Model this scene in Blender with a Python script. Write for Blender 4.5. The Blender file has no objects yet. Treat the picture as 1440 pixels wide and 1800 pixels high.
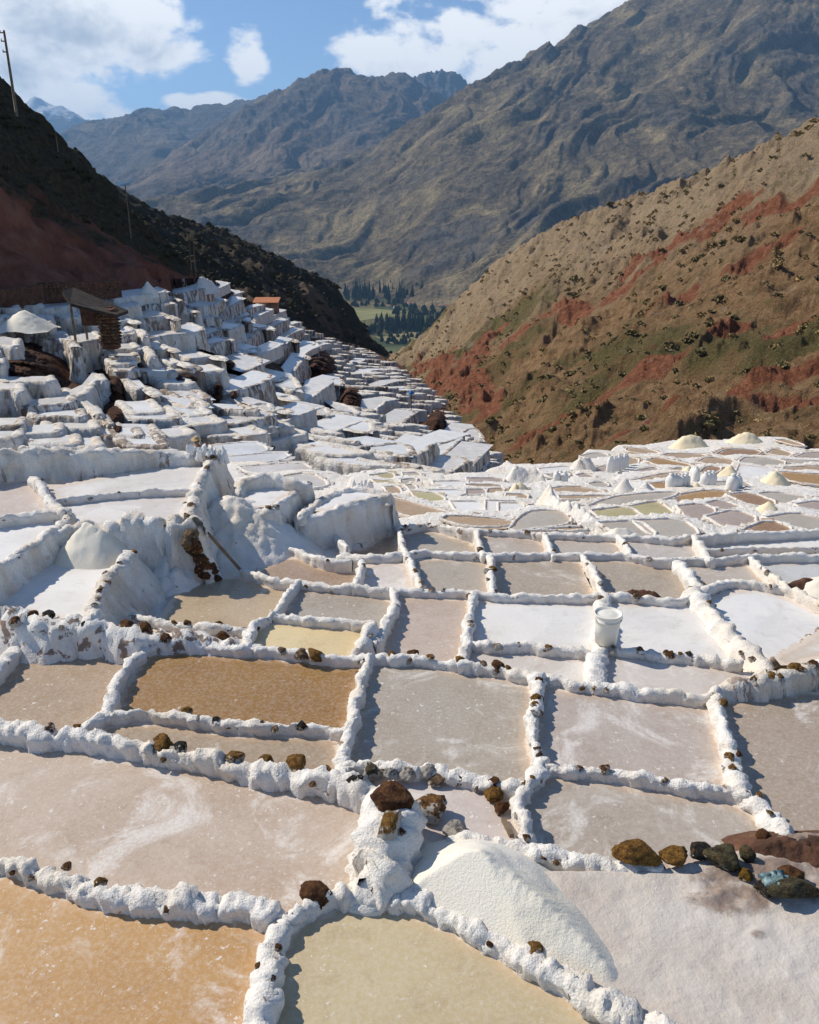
import bpy, math, random
import numpy as np
from mathutils import Vector, Matrix

random.seed(7)
RNG = np.random.default_rng(11)
scene = bpy.context.scene
COL = scene.collection

# ------------------------------------------------------------------ camera
PITCH = math.radians(20.5)
CT, ST = math.cos(PITCH), math.sin(PITCH)
cam_data = bpy.data.cameras.new('camera')
cam_data.sensor_fit = 'HORIZONTAL'
cam_data.sensor_width = 36.0
cam_data.lens = 36.0
cam_data.clip_start = 0.1
cam_data.clip_end = 60000.0
cam = bpy.data.objects.new('camera', cam_data)
cam.location = (0, 0, 0)
cam.rotation_euler = (math.pi / 2 - PITCH, 0, 0)
COL.objects.link(cam)
scene.camera = cam

# ------------------------------------------------------------------ light
SUN_EL, SUN_AZ = math.radians(40), math.radians(-64)      # azimuth measured from +Y (away) towards +X
SUN = Vector((math.sin(SUN_AZ) * math.cos(SUN_EL), math.cos(SUN_AZ) * math.cos(SUN_EL), math.sin(SUN_EL)))
sl = bpy.data.lights.new('sun', 'SUN')
sl.energy = 4.8
sl.angle = math.radians(0.53)
sl.color = (1.0, 0.92, 0.79)
sun = bpy.data.objects.new('sun', sl)
sun.rotation_euler = SUN.to_track_quat('Z', 'Y').to_euler()
COL.objects.link(sun)

scene.view_settings.view_transform = 'Standard'
scene.view_settings.look = 'None'
scene.view_settings.gamma = 1
scene.view_settings.use_curve_mapping = False
scene.view_settings.exposure = 0.15
scene.cycles.use_denoising = True
scene.cycles.max_bounces = 6
scene.cycles.diffuse_bounces = 3
scene.cycles.glossy_bounces = 2
scene.cycles.transmission_bounces = 2
scene.cycles.volume_bounces = 0
scene.cycles.caustics_reflective = False
scene.cycles.caustics_refractive = False

# ------------------------------------------------------------------ node helper
class NT:
    def __init__(self, tree):
        self.t = tree
        self.t.nodes.clear()
    def n(self, typ, **kw):
        nd = self.t.nodes.new(typ)
        for k, v in kw.items():
            setattr(nd, k, v)
        return nd
    def put(self, sock, v):
        if v is None:
            return
        if hasattr(v, 'is_output') or isinstance(v, bpy.types.NodeSocket):
            self.t.links.new(v, sock)
        elif isinstance(v, (tuple, list)) and sock.type == 'RGBA' and len(v) == 3:
            sock.default_value = (*v, 1)
        else:
            sock.default_value = v
    def math(self, op, a, b=None, c=None, clamp=False):
        nd = self.n('ShaderNodeMath', operation=op, use_clamp=clamp)
        for i, v in enumerate((a, b, c)):
            self.put(nd.inputs[i], v)
        return nd.outputs[0]
    def vmath(self, op, a, b=None, c=None, s=None):
        nd = self.n('ShaderNodeVectorMath', operation=op)
        for i, v in enumerate((a, b, c)):
            self.put(nd.inputs[i], v)
        if s is not None:
            self.put(nd.inputs['Scale'], s)
        return nd.outputs['Value'] if op in ('LENGTH', 'DISTANCE', 'DOT_PRODUCT') else nd.outputs['Vector']
    def mix(self, f, a, b, mode='MIX'):
        nd = self.n('ShaderNodeMix', data_type='RGBA', blend_type=mode)
        self.put(nd.inputs[0], f); self.put(nd.inputs[6], a); self.put(nd.inputs[7], b)
        return nd.outputs[2]
    def noise(self, vec, scale, detail=4, rough=.55, dist=0, col=False):
        nd = self.n('ShaderNodeTexNoise')
        self.put(nd.inputs['Vector'], vec)
        self.put(nd.inputs['Scale'], scale)
        nd.inputs['Detail'].default_value = detail
        nd.inputs['Roughness'].default_value = rough
        nd.inputs['Distortion'].default_value = dist
        return nd.outputs['Color' if col else 'Fac']
    def voro(self, vec, scale, feature='F1', out='Distance', rand=1):
        nd = self.n('ShaderNodeTexVoronoi', feature=feature)
        self.put(nd.inputs['Vector'], vec)
        self.put(nd.inputs['Scale'], scale)
        nd.inputs['Randomness'].default_value = rand
        return nd.outputs[out]
    def ss(self, v, a, b, lo=0., hi=1.):
        nd = self.n('ShaderNodeMapRange', interpolation_type='SMOOTHSTEP')
        self.put(nd.inputs[0], v); self.put(nd.inputs[1], a); self.put(nd.inputs[2], b)
        nd.inputs[3].default_value = lo; nd.inputs[4].default_value = hi
        return nd.outputs[0]
    def ramp(self, v, stops):
        nd = self.n('ShaderNodeValToRGB')
        self.put(nd.inputs[0], v)
        e = nd.color_ramp.elements
        while len(e) < len(stops):
            e.new(.5)
        for el, (p, c) in zip(e, stops):
            el.position = p; el.color = (*c, 1)
        return nd.outputs[0]
    def attr(self, name, typ='GEOMETRY', out='Fac'):
        nd = self.n('ShaderNodeAttribute', attribute_name=name, attribute_type=typ)
        return nd.outputs[out]
    def pos(self):
        return self.n('ShaderNodeNewGeometry').outputs['Position']
    def bump(self, h, strength, dist):
        nd = self.n('ShaderNodeBump')
        nd.inputs['Strength'].default_value = strength
        self.put(nd.inputs['Distance'], dist)
        self.put(nd.inputs['Height'], h)
        return nd.outputs[0]

# ------------------------------------------------------------------ projection (camera at the origin, X right, Y away, Z up)
def ray(px, py):
    X = (np.asarray(px, float) - 720) / 1440
    Y = (900 - np.asarray(py, float)) / 1440
    return np.stack([X, CT + Y * ST, -ST + Y * CT + 0 * X], -1)
def at_z(px, py, z):
    d = ray(px, py)
    return d * (np.asarray(z, float) / d[..., 2])[..., None]
def at_d(px, py, dist):
    d = ray(px, py)
    return d * (np.asarray(dist, float) / d[..., 1])[..., None]
def to_px(p):
    p = np.asarray(p, float)
    dep = p[..., 1] * CT - p[..., 2] * ST
    return 720 + 1440 * p[..., 0] / dep, 900 - 1440 * (p[..., 1] * ST + p[..., 2] * CT) / dep

# ------------------------------------------------------------------ world: clear sky with broken clouds
world = bpy.data.worlds.new('World')
scene.world = world
world.use_nodes = True
w = NT(world.node_tree)
sky = w.n('ShaderNodeTexSky', sky_type='NISHITA')
sky.sun_disc = False
sky.sun_elevation = SUN_EL
sky.sun_rotation = SUN_AZ % (2 * math.pi)
sky.altitude = 3000
sky.air_density = 1.0
sky.dust_density = 0.15
sky.ozone_density = 2.5
gen = w.n('ShaderNodeTexCoord').outputs['Generated']
# stretch so that clouds flatten towards the horizon
sep = w.n('ShaderNodeSeparateXYZ'); w.put(sep.inputs[0], gen)
cmb = w.n('ShaderNodeCombineXYZ')
w.put(cmb.inputs[0], sep.outputs[0]); w.put(cmb.inputs[1], sep.outputs[1])
w.put(cmb.inputs[2], w.math('MULTIPLY', sep.outputs[2], 1.7))
cv = cmb.outputs[0]
def cdir(px, py):
    d = ray(px, py); d = d / np.linalg.norm(d)
    return (float(d[0]), float(d[1]), float(d[2] * 1.7))
def cloud_density(vec):
    big = w.noise(vec, 7.0, 7, .60, .25)
    fine = w.noise(vec, 26.0, 5, .6, .2)
    cover = w.noise(vec, 2.1, 2, .5)
    m = w.math('MULTIPLY', w.ss(cover, .52, .74), .20)
    for px, py, rx, ry, amp in ((60, 45, .17, .11, .38), (230, 50, .11, .075, .36), (225, 105, .05, .03, .25), (110, 172, .10, .04, .36), (170, 190, .06, .02, .3), (365, 178, .07, .015, .36),
                                (432, 88, .038, .05, .27), (370, 80, .035, .03, .16), (680, 15, .035, .03, .25), (800, 85, .15, .075, .33), (960, 50, .16, .12, .36), (770, 130, .10, .04, .3),
                                (1060, 10, .16, .10, .3)):
        c = cdir(px, py)
        dv = w.vmath('SUBTRACT', vec, c)
        dv = w.vmath('MULTIPLY', dv, (1 / rx, 1 / rx, 1 / (ry * 1.7)))
        m = w.math('MAXIMUM', m, w.math('MULTIPLY', w.ss(w.vmath('LENGTH', dv), 1.25, .25), amp))
    s = w.math('ADD', w.math('MULTIPLY', big, .8), w.math('MULTIPLY', fine, .24))
    return w.math('ADD', s, m)
den = cloud_density(cv)
off = w.vmath('ADD', cv, (float(SUN.x) * .022, float(SUN.y) * .022, float(SUN.z) * .05))
den2 = cloud_density(off)
alpha = w.ss(den, .69, .80)
shade = w.ss(den2, .80, 1.02)
ccol = w.mix(shade, (9.2, 9.2, 9.1), (4.2, 4.7, 5.4))
final = w.mix(w.math('MULTIPLY', alpha, .96), sky.outputs[0], ccol)
bg = w.n('ShaderNodeBackground')
w.put(bg.inputs[0], final); bg.inputs[1].default_value = 0.125
w.t.links.new(bg.outputs[0], w.n('ShaderNodeOutputWorld').inputs[0])

# ------------------------------------------------------------------ noise in numpy
_perm = np.random.default_rng(3).permutation(256)
_perm = np.concatenate([_perm, _perm, _perm])
_g = np.array([[1,1,0],[-1,1,0],[1,-1,0],[-1,-1,0],[1,0,1],[-1,0,1],[1,0,-1],[-1,0,-1],[0,1,1],[0,-1,1],[0,1,-1],[0,-1,-1],[1,1,0],[-1,1,0],[0,-1,1],[0,-1,-1]], np.float32)
def perlin(p):
    p = np.asarray(p, np.float64)
    i0 = np.floor(p).astype(np.int64); f = (p - i0).astype(np.float32); i0 &= 255
    u = f * f * f * (f * (f * 6 - 15) + 10)
    x, y, z = i0[:, 0], i0[:, 1], i0[:, 2]
    def g(dx, dy, dz):
        h = _perm[_perm[_perm[x + dx] + y + dy] + z + dz] & 15
        v = _g[h]
        return v[:, 0] * (f[:, 0] - dx) + v[:, 1] * (f[:, 1] - dy) + v[:, 2] * (f[:, 2] - dz)
    a = g(0,0,0) + u[:, 0] * (g(1,0,0) - g(0,0,0)); b = g(0,1,0) + u[:, 0] * (g(1,1,0) - g(0,1,0))
    c = g(0,0,1) + u[:, 0] * (g(1,0,1) - g(0,0,1)); d = g(0,1,1) + u[:, 0] * (g(1,1,1) - g(0,1,1))
    e = a + u[:, 1] * (b - a); h = c + u[:, 1] * (d - c)
    return e + u[:, 2] * (h - e)
def fbm(p, o=4, gain=.5, lac=2.03):
    r, a, q = 0, 1, np.asarray(p, float)
    for k in range(o):
        r = r + a * perlin(q + 17.3 * k); a *= gain; q = q * lac
    return r
def ridged(p, o=4, gain=.5, lac=2.07):
    r, a, q = 0, 1, np.asarray(p, float)
    for k in range(o):
        r = r + a * (1 - 2 * np.abs(perlin(q + 31.7 * k))); a *= gain; q = q * lac
    return r
def tps(xy, z, smooth=0.0):
    """thin-plate surface through scattered points: returns f(xy)"""
    xy = np.asarray(xy, float); z = np.asarray(z, float)
    c, s = xy.mean(0), xy.std()
    q = (xy - c) / s
    def K(a, b):
        r2 = ((a[:, None] - b[None]) ** 2).sum(-1) + 1e-12
        return .5 * r2 * np.log(r2)
    n = len(q)
    A = np.zeros((n + 3, n + 3)); A[:n, :n] = K(q, q) + smooth * np.eye(n)
    A[:n, n] = A[n, :n] = 1; A[:n, n + 1:] = q; A[n + 1:, :n] = q.T
    sol = np.linalg.solve(A, np.concatenate([z, np.zeros(3)]))
    def f(p):
        p = (np.asarray(p, float) - c) / s
        out = np.empty(len(p))
        for i in range(0, len(p), 60000):
            b = p[i:i + 60000]
            out[i:i + 60000] = K(b, q) @ sol[:n] + sol[n] + b @ sol[n + 1:]
        return out
    return f

# ------------------------------------------------------------------ objects
def mesh(name, v, f, mat=None, smooth=True, attrs=None):
    """f: int array (n,3) or (n,4), or a list of index lists"""
    me = bpy.data.meshes.new(name)
    v = np.asarray(v, np.float32)
    if isinstance(f, np.ndarray):
        k = f.shape[1]
        me.vertices.add(len(v)); me.vertices.foreach_set('co', v.ravel())
        me.loops.add(f.size); me.loops.foreach_set('vertex_index', f.astype(np.int32).ravel())
        me.polygons.add(len(f)); me.polygons.foreach_set('loop_start', np.arange(0, f.size, k, dtype=np.int32))
        me.update(calc_edges=True)
    else:
        me.from_pydata([tuple(map(float, q)) for q in v], [], f)
    me.polygons.foreach_set('use_smooth', np.full(len(me.polygons), smooth))
    for nm, arr in (attrs or {}).items():
        a = me.attributes.new(nm, 'FLOAT', 'POINT'); a.data.foreach_set('value', np.asarray(arr, np.float32))
    if mat is not None:
        me.materials.append(mat)
    me.update()
    return me
def obj(name, data, parent=None, loc=None, label=None, cat=None, group=None, kind=None, color=None, **props):
    o = bpy.data.objects.new(name, data)
    COL.objects.link(o)
    if parent is not None: o.parent = parent
    if loc is not None: o.location = loc
    if label: o['label'] = label
    if cat: o['category'] = cat
    if group: o['group'] = group
    if kind: o['kind'] = kind
    if color is not None: o.color = (*color, 1)
    for k, val in props.items(): o[k] = val
    return o
def grid_faces(nu, nv, wrap=False):
    """nu rows of nv points"""
    i = np.arange(nu - 1)[:, None]; j = np.arange(nv if wrap else nv - 1)[None]
    j2 = (j + 1) % nv
    a = i * nv + j; b = i * nv + j2; c = (i + 1) * nv + j2; d = (i + 1) * nv + j
    return np.stack([a, b, c, d], -1).reshape(-1, 4)
def merge(parts):
    vs, fs, n = [], [], 0
    for v, f in parts:
        vs.append(v); fs.append(np.asarray(f) + n); n += len(v)
    return np.concatenate(vs), np.concatenate(fs)
def tube(pts, r, k=8):
    pts = np.asarray(pts, float); r = np.broadcast_to(np.asarray(r, float), (len(pts),))
    t = np.gradient(pts, axis=0); t /= np.linalg.norm(t, axis=1)[:, None]
    ref = np.array([0, 0, 1.]) if abs(t[0, 2]) < .9 else np.array([1., 0, 0])
    a = np.cross(t, ref); a /= np.linalg.norm(a, axis=1)[:, None]
    b = np.cross(t, a)
    ang = np.linspace(0, 2 * np.pi, k, endpoint=False)
    v = pts[:, None] + r[:, None, None] * (a[:, None] * np.cos(ang)[None, :, None] + b[:, None] * np.sin(ang)[None, :, None])
    v = v.reshape(-1, 3); f = grid_faces(len(pts), k, True)
    n = len(v); v = np.concatenate([v, pts[:1], pts[-1:]])
    caps = [(j, (j + 1) % k, n, n) for j in range(k)] + [(n - k + (j + 1) % k, n - k + j, n + 1, n + 1) for j in range(k)]
    f = [tuple(q) for q in f] + [(a_, b_, c_) for a_, b_, c_, _ in caps]
    return v, f
def box(c, s, rz=0):
    c = np.array(c, float); s = np.array(s, float) / 2
    q = np.array([[x, y, z] for x in (-1, 1) for y in (-1, 1) for z in (-1, 1)], float) * s
    R = np.array([[math.cos(rz), -math.sin(rz), 0], [math.sin(rz), math.cos(rz), 0], [0, 0, 1]])
    return q @ R.T + c, [(0, 1, 3, 2), (4, 6, 7, 5), (0, 4, 5, 1), (2, 3, 7, 6), (0, 2, 6, 4), (1, 5, 7, 3)]
def lathe(prof, k=20, c=(0, 0, 0)):
    prof = np.asarray(prof, float); ang = np.linspace(0, 2 * np.pi, k, endpoint=False)
    v = np.stack([prof[:, None, 0] * np.cos(ang), prof[:, None, 0] * np.sin(ang), prof[:, None, 1] + 0 * ang], -1).reshape(-1, 3)
    return v + np.array(c), grid_faces(len(prof), k, True)
def join_py(parts):
    vs, fs, n = [], [], 0
    for v, f in parts:
        vs += [tuple(q) for q in v]; fs += [tuple(int(i) + n for i in q) for q in f]; n = len(vs)
    return vs, fs
def chaikin(p, it=2):
    p = np.asarray(p, float)
    for _ in range(it):
        a = .75 * p[:-1] + .25 * p[1:]; b = .25 * p[:-1] + .75 * p[1:]
        q = np.empty((2 * len(a), p.shape[1])); q[0::2] = a; q[1::2] = b
        p = np.concatenate([p[:1], q, p[-1:]])
    return p
def resample(p, step, closed=False):
    if closed: p = np.concatenate([p, p[:1]])
    seg = np.linalg.norm(np.diff(p, axis=0), axis=1); s = np.concatenate([[0], np.cumsum(seg)])
    n = max(4, int(s[-1] / step) + 1)
    t = np.linspace(0, s[-1], n + (1 if closed else 0))
    if closed: t = t[:-1]
    return np.stack([np.interp(t, s, p[:, k]) for k in range(p.shape[1])], -1), t
def in_poly(pts, poly):
    x, y = pts[:, 0], pts[:, 1]; ins = np.zeros(len(pts), bool)
    n = len(poly)
    for i in range(n):
        x1, y1 = poly[i]; x2, y2 = poly[(i + 1) % n]
        if y1 == y2: continue
        c = (y1 > y) != (y2 > y)
        ins ^= c & (x < (x2 - x1) * (y - y1) / (y2 - y1) + x1)
    return ins
ORD = 'first second third fourth fifth sixth seventh eighth ninth tenth eleventh twelfth thirteenth fourteenth fifteenth sixteenth seventeenth eighteenth nineteenth twentieth'.split()

# ------------------------------------------------------------------ materials
def material(name):
    m = bpy.data.materials.new(name); m.use_nodes = True
    return m, NT(m.node_tree)
def finish(t, col, rough=.85, normal=None, spec=.3, coat=None):
    b = t.n('ShaderNodeBsdfPrincipled')
    t.put(b.inputs['Base Color'], col); t.put(b.inputs['Roughness'], rough)
    t.put(b.inputs['Specular IOR Level'], spec)
    if normal is not None: t.put(b.inputs['Normal'], normal)
    if coat is not None:
        t.put(b.inputs['Coat Weight'], coat); b.inputs['Coat Roughness'].default_value = .12; b.inputs['Coat IOR'].default_value = 1.36
    t.t.links.new(b.outputs[0], t.n('ShaderNodeOutputMaterial').inputs[0])
    return b

def salt_material(name, streak, dirt0, fine):
    """white salt crust; streak: stains run down the face; dirt0: how much bare earth shows"""
    m, t = material(name)
    p = t.pos()
    base = t.ramp(t.noise(p, 1.7, 5, .6), [(.25, (.80, .755, .68)), (.5, (.83, .80, .755)), (.75, (.77, .69, .585))])
    warm = t.ss(t.noise(p, .55, 3, .5), .50, .72)
    base = t.mix(t.math('MULTIPLY', warm, .5), base, (.80, .66, .47))
    stain = t.ss(t.noise(p, 4.2, 6, .68, .6), .58, .72)
    base = t.mix(t.math('MULTIPLY', stain, .42), base, (.50, .36, .24))
    pit = t.ss(t.noise(p, 60 * fine, 4, .7), .46, .34)
    base = t.mix(t.math('MULTIPLY', pit, .35), base, (.50, .42, .34))
    dirt = t.attr('dirt', 'OBJECT')
    if streak:
        sp = t.vmath('MULTIPLY', p, (1, 1, .22))
        st = t.noise(sp, 5.5 * fine ** .5, 6, .7, .5)
        thr = t.math('SUBTRACT', .66, t.math('MULTIPLY', dirt, .42))
        d = t.ss(st, thr, t.math('ADD', thr, .07))
        base = t.mix(t.math('MULTIPLY', d, .82), base, t.ramp(t.noise(p, 3, 4), [(.35, (.045, .026, .018)), (.6, (.15, .07, .04)), (.8, (.28, .17, .10))]))
        grey = t.ss(t.noise(sp, 2.2, 6, .7), .44, .62)
        base = t.mix(t.math('MULTIPLY', grey, .6), base, (.56, .46, .35))
    else:
        d = t.ss(t.noise(p, 7.0, 5, .6, .3), t.math('SUBTRACT', dirt0, t.math('MULTIPLY', dirt, .3)), t.math('ADD', t.math('SUBTRACT', dirt0, t.math('MULTIPLY', dirt, .3)), .04))
        base = t.mix(t.math('MULTIPLY', d, .8), base, t.ramp(t.noise(p, 11, 3), [(.3, (.06, .03, .018)), (.6, (.20, .09, .035)), (.8, (.36, .20, .08))]))
    h = t.math('ADD', t.math('MULTIPLY', t.noise(p, 38 * fine, 6, .72), 1.0), t.math('MULTIPLY', t.voro(p, 55 * fine), .35))
    nrm = t.bump(h, .75, .022 / fine)
    finish(t, base, .82, nrm, .25)
    return m
M = {}
M['salt'] = salt_material('salt_crust', False, .655, 1.0)
M['salt_mid'] = salt_material('salt_crust_mid', False, .705, .45)
M['wall'] = salt_material('salt_wall', True, .6, .7)
M['riser'] = salt_material('salt_riser', True, .6, .18)

def brine_material():
    m, t = material('brine')
    p = t.pos()
    oc = t.n('ShaderNodeObjectInfo')
    col = oc.outputs['Color']
    crust = t.attr('crust', 'OBJECT'); wet = t.attr('wet', 'OBJECT')
    off = t.vmath('ADD', p, t.vmath('SCALE', (3.1, 7.7, 0), s=t.math('MULTIPLY', oc.outputs['Random'], 40.0)))
    big = t.noise(off, .8, 6, .66, .8)
    col = t.mix(t.math('MULTIPLY', t.ss(big, .38, .66), .55), col, t.mix(.6, col, t.vmath('MULTIPLY', col, (.66, .56, .46))))
    mot = t.noise(off, 6.5, 6, .72, .4)
    col = t.mix(t.math('MULTIPLY', t.ss(mot, .50, .30), .45), col, t.vmath('MULTIPLY', col, (.72, .66, .60)))
    grain = t.noise(off, 30, 6, .75)
    col = t.mix(t.math('MULTIPLY', t.ss(grain, .42, .62), .34), col, t.mix(.45, col, (.80, .77, .72)))
    # crust rafts, flakes and specks
    patch = t.noise(off, 1.3, 7, .72, .9)
    pm = t.ss(patch, t.math('SUBTRACT', .64, t.math('MULTIPLY', crust, .27)), t.math('SUBTRACT', .78, t.math('MULTIPLY', crust, .27)))
    pm = t.math('MULTIPLY', pm, t.ss(t.noise(off, 40, 4, .7), .30, .62, .45, 1.0))
    wob = t.vmath('ADD', off, t.vmath('SCALE', t.noise(off, 14, 4, .7, 0, True), s=.13))
    def flakes(sc, dens):
        nd = t.n('ShaderNodeTexVoronoi'); t.put(nd.inputs['Vector'], wob); nd.inputs['Scale'].default_value = sc
        cs = t.n('ShaderNodeSeparateColor'); t.put(cs.inputs[0], nd.outputs['Color'])
        rad = t.math('MULTIPLY', cs.outputs[1], .42)
        return t.math('MULTIPLY', t.ss(nd.outputs['Distance'], rad, t.math('MULTIPLY', rad, .6)), t.ss(cs.outputs[0], t.math('SUBTRACT', dens, t.math('MULTIPLY', crust, .62)), t.math('SUBTRACT', dens + .08, t.math('MULTIPLY', crust, .62))))
    clump = t.ss(t.noise(off, 2.1, 4, .6), .36, .62)
    flake = t.math('MULTIPLY', t.math('MAXIMUM', flakes(21, .93), flakes(44, .85)), clump)
    small = t.ss(t.noise(off, 62, 4, .66), t.math('SUBTRACT', .70, t.math('MULTIPLY', crust, .14)), t.math('SUBTRACT', .80, t.math('MULTIPLY', crust, .14)))
    white = t.math('MAXIMUM', t.math('MAXIMUM', t.math('MULTIPLY', pm, .66), t.math('MULTIPLY', flake, .72)), t.math('MULTIPLY', small, .5))
    col = t.mix(white, col, (.82, .79, .75))
    # tide line and creamy crust where the brine meets the dam
    ed = t.attr('edge')
    en = t.math('ADD', ed, t.math('MULTIPLY', t.math('SUBTRACT', t.noise(off, 7, 5, .65), .5), .9))
    col = t.mix(t.math('MULTIPLY', t.ss(en, .62, .25), .75), col, t.mix(.5, col, (.62, .44, .30)))
    col = t.mix(t.math('MULTIPLY', t.ss(en, .30, .12), .8), col, (.74, .63, .52))
    h = t.math('ADD', t.math('MULTIPLY', grain, .5), t.math('MULTIPLY', white, .35))
    h = t.math('MULTIPLY', h, t.math('SUBTRACT', 1.15, wet))
    nrm = t.bump(h, .55, .012)
    rough = t.math('SUBTRACT', .66, t.math('MULTIPLY', wet, .42))
    rough = t.math('ADD', rough, t.math('MULTIPLY', white, .2))
    finish(t, col, rough, nrm, .35, t.math('MULTIPLY', wet, .55))
    return m
M['brine'] = brine_material()

def simple(name, stops, scale=6, rough=.85, bump=.4, bdist=.02, bscale=30, spec=.3, objcol=0.):
    m, t = material(name)
    p = t.n('ShaderNodeTexCoord').outputs['Object']
    c = t.ramp(t.noise(p, scale, 5, .6), stops)
    if objcol:
        c = t.mix(objcol, c, t.n('ShaderNodeObjectInfo').outputs['Color'])
    finish(t, c, rough, t.bump(t.noise(p, bscale, 5, .65), bump, bdist), spec)
    return m
def rock_material():
    m, t = material('rock')
    p = t.n('ShaderNodeTexCoord').outputs['Object']
    oc = t.n('ShaderNodeObjectInfo')
    q = t.vmath('ADD', p, t.vmath('SCALE', (9, 5, 3), s=oc.outputs['Random']))
    col = t.mix(t.ss(t.noise(q, 2.2, 5, .65), .35, .68), oc.outputs['Color'], t.vmath('MULTIPLY', oc.outputs['Color'], (.32, .28, .30)))
    col = t.mix(t.math('MULTIPLY', t.ss(t.noise(q, 1.6, 4, .6), .5, .7), .55), col, (.42, .21, .05))
    frost = t.attr('frost', 'OBJECT')
    sp = t.n('ShaderNodeSeparateXYZ'); t.put(sp.inputs[0], p)
    f = t.math('ADD', t.math('MULTIPLY', sp.outputs[2], -.35), t.math('MULTIPLY', t.noise(q, 2.6, 5, .6), 1.0))
    f = t.ss(f, t.math('SUBTRACT', .80, frost), t.math('SUBTRACT', .86, frost))
    fine_ = t.noise(q, 9, 6, .75)
    col = t.vmath('SCALE', col, s=t.ss(fine_, .32, .68, .45, 1.35))
    col = t.mix(f, col, (.78, .73, .66))
    h = t.math('ADD', t.noise(q, 6, 7, .7), t.math('ADD', t.math('MULTIPLY', f, .25), t.math('MULTIPLY', fine_, .6)))
    finish(t, col, .85, t.bump(h, .9, .10), .2)
    return m
M['rock'] = rock_material()
M['heap'] = simple('salt_heap', [(.2, (.80, .72, .56)), (.6, (.82, .77, .67)), (.9, (.82, .80, .76))], 1.2, .8, .6, .015, 60)
M['heap_yellow'] = simple('salt_heap_yellow', [(.2, (.80, .66, .42)), (.6, (.82, .71, .50)), (.9, (.83, .78, .66))], .5, .85, .5, .03, 20)
M['dirt'] = simple('dirt', [(.3, (.05, .028, .018)), (.55, (.13, .06, .035)), (.8, (.22, .13, .08))], 4, .95, .8, .03, 22)
M['wood'] = simple('weathered_wood', [(.3, (.10, .07, .045)), (.7, (.28, .21, .14))], 5, .8, .4, .01, 30)
M['sack'] = simple('woven_sack', [(.3, (.70, .69, .66)), (.7, (.80, .79, .77))], 3, .7, .4, .02, 14)
M['plastic'] = simple('white_plastic', [(.3, (.72, .69, .60)), (.7, (.80, .78, .72))], 3, .45, .1, .002, 12, .4)
M['thatch'] = simple('dark_thatch', [(.3, (.02, .016, .014)), (.7, (.07, .05, .04))], 3, .95, .8, .05, 12)
M['hutstone'] = simple('brown_stone', [(.3, (.09, .05, .03)), (.7, (.26, .15, .08))], 2, .9, .6, .05, 9, .2, .45)
HAZE = True
# ------------------------------------------------------------------ far terrain
def ctrl(pts):
    out = []
    for q in pts:
        out.append(q[1:] if q[0] == 'w' else tuple(at_d(*q)))
    return np.array(out, float)
def polar(a0, a1, na, r0, r1, nr, log=True):
    a = np.radians(np.linspace(a0, a1, na))
    r = np.exp(np.linspace(math.log(r0), math.log(r1), nr)) if log else np.linspace(r0, r1, nr)
    A, R = np.meshgrid(a, r)
    return np.stack([R * np.sin(A), R * np.cos(A)], -1).reshape(-1, 2), nr, na
def terrain(name, pts, pol, detail, mat, label=None, attrs=None, smooth=0.0, snap=None):
    c = ctrl(pts)
    f = tps(c[:, :2], c[:, 2], smooth)
    xy, nr, na = pol
    z = f(xy)
    v = np.concatenate([xy, z[:, None]], 1)
    v, at = detail(v)
    if snap: v = snap(v)
    o = obj(name, mesh(name, v, grid_faces(nr, na), mat, True, at), kind='structure', label=label)
    return o, f, v
def fit_skyline(nr, na, sky_px, base):
    """raise or lower a terrain so that its crest runs where the photograph shows it"""
    sx, sy = np.array(sky_px, float).T
    def f(v):
        px, py = to_px(v)
        PX_, PY_ = px.reshape(nr, na), py.reshape(nr, na)
        i_ = PY_.argmin(0); j_ = np.arange(na)
        top = PY_[i_, j_]; tx = PX_[i_, j_]
        dl = np.interp(tx, sx, sy) - top
        inside = np.clip(1 - np.maximum(sx[0] - tx, 0) / 60, 0, 1) * np.clip(1 - np.maximum(tx - sx[-1], 0) / 60, 0, 1)
        dl = dl * inside
        k_ = np.exp(-.5 * (np.arange(-24, 25) / 9.) ** 2); k_ /= k_.sum()
        dl = np.convolve(np.pad(dl, 24, 'edge'), k_, 'valid')
        w_ = np.clip((base - PY_) / np.maximum(base - top, 20)[None], 0, 1)
        w_ = w_ * w_ * (3 - 2 * w_)
        ny = PY_ + dl[None] * w_
        k2 = (900 - ny.ravel()) / 1440
        v = v.copy(); v[:, 2] = v[:, 1] * (k2 * CT - ST) / (CT + k2 * ST)
        return v
    return f
def segdist(p, line):
    """distance of 2D points to a polyline"""
    d = np.full(len(p), 1e9)
    for a, b in zip(line[:-1], line[1:]):
        ab = b - a; t = np.clip(((p - a) @ ab) / (ab @ ab + 1e-9), 0, 1)
        d = np.minimum(d, np.linalg.norm(p - a - t[:, None] * ab, axis=1))
    return d
def march(f, px, py, d0, d1, n=600):
    """where the camera ray through a pixel meets the surface z=f(xy)"""
    d = ray(px, py); t = np.linspace(d0, d1, n) / d[1]
    p = d[None] * t[:, None]
    hit = np.nonzero(p[:, 2] < f(p[:, :2]))[0]
    return p[hit[0]] if len(hit) else None

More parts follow.
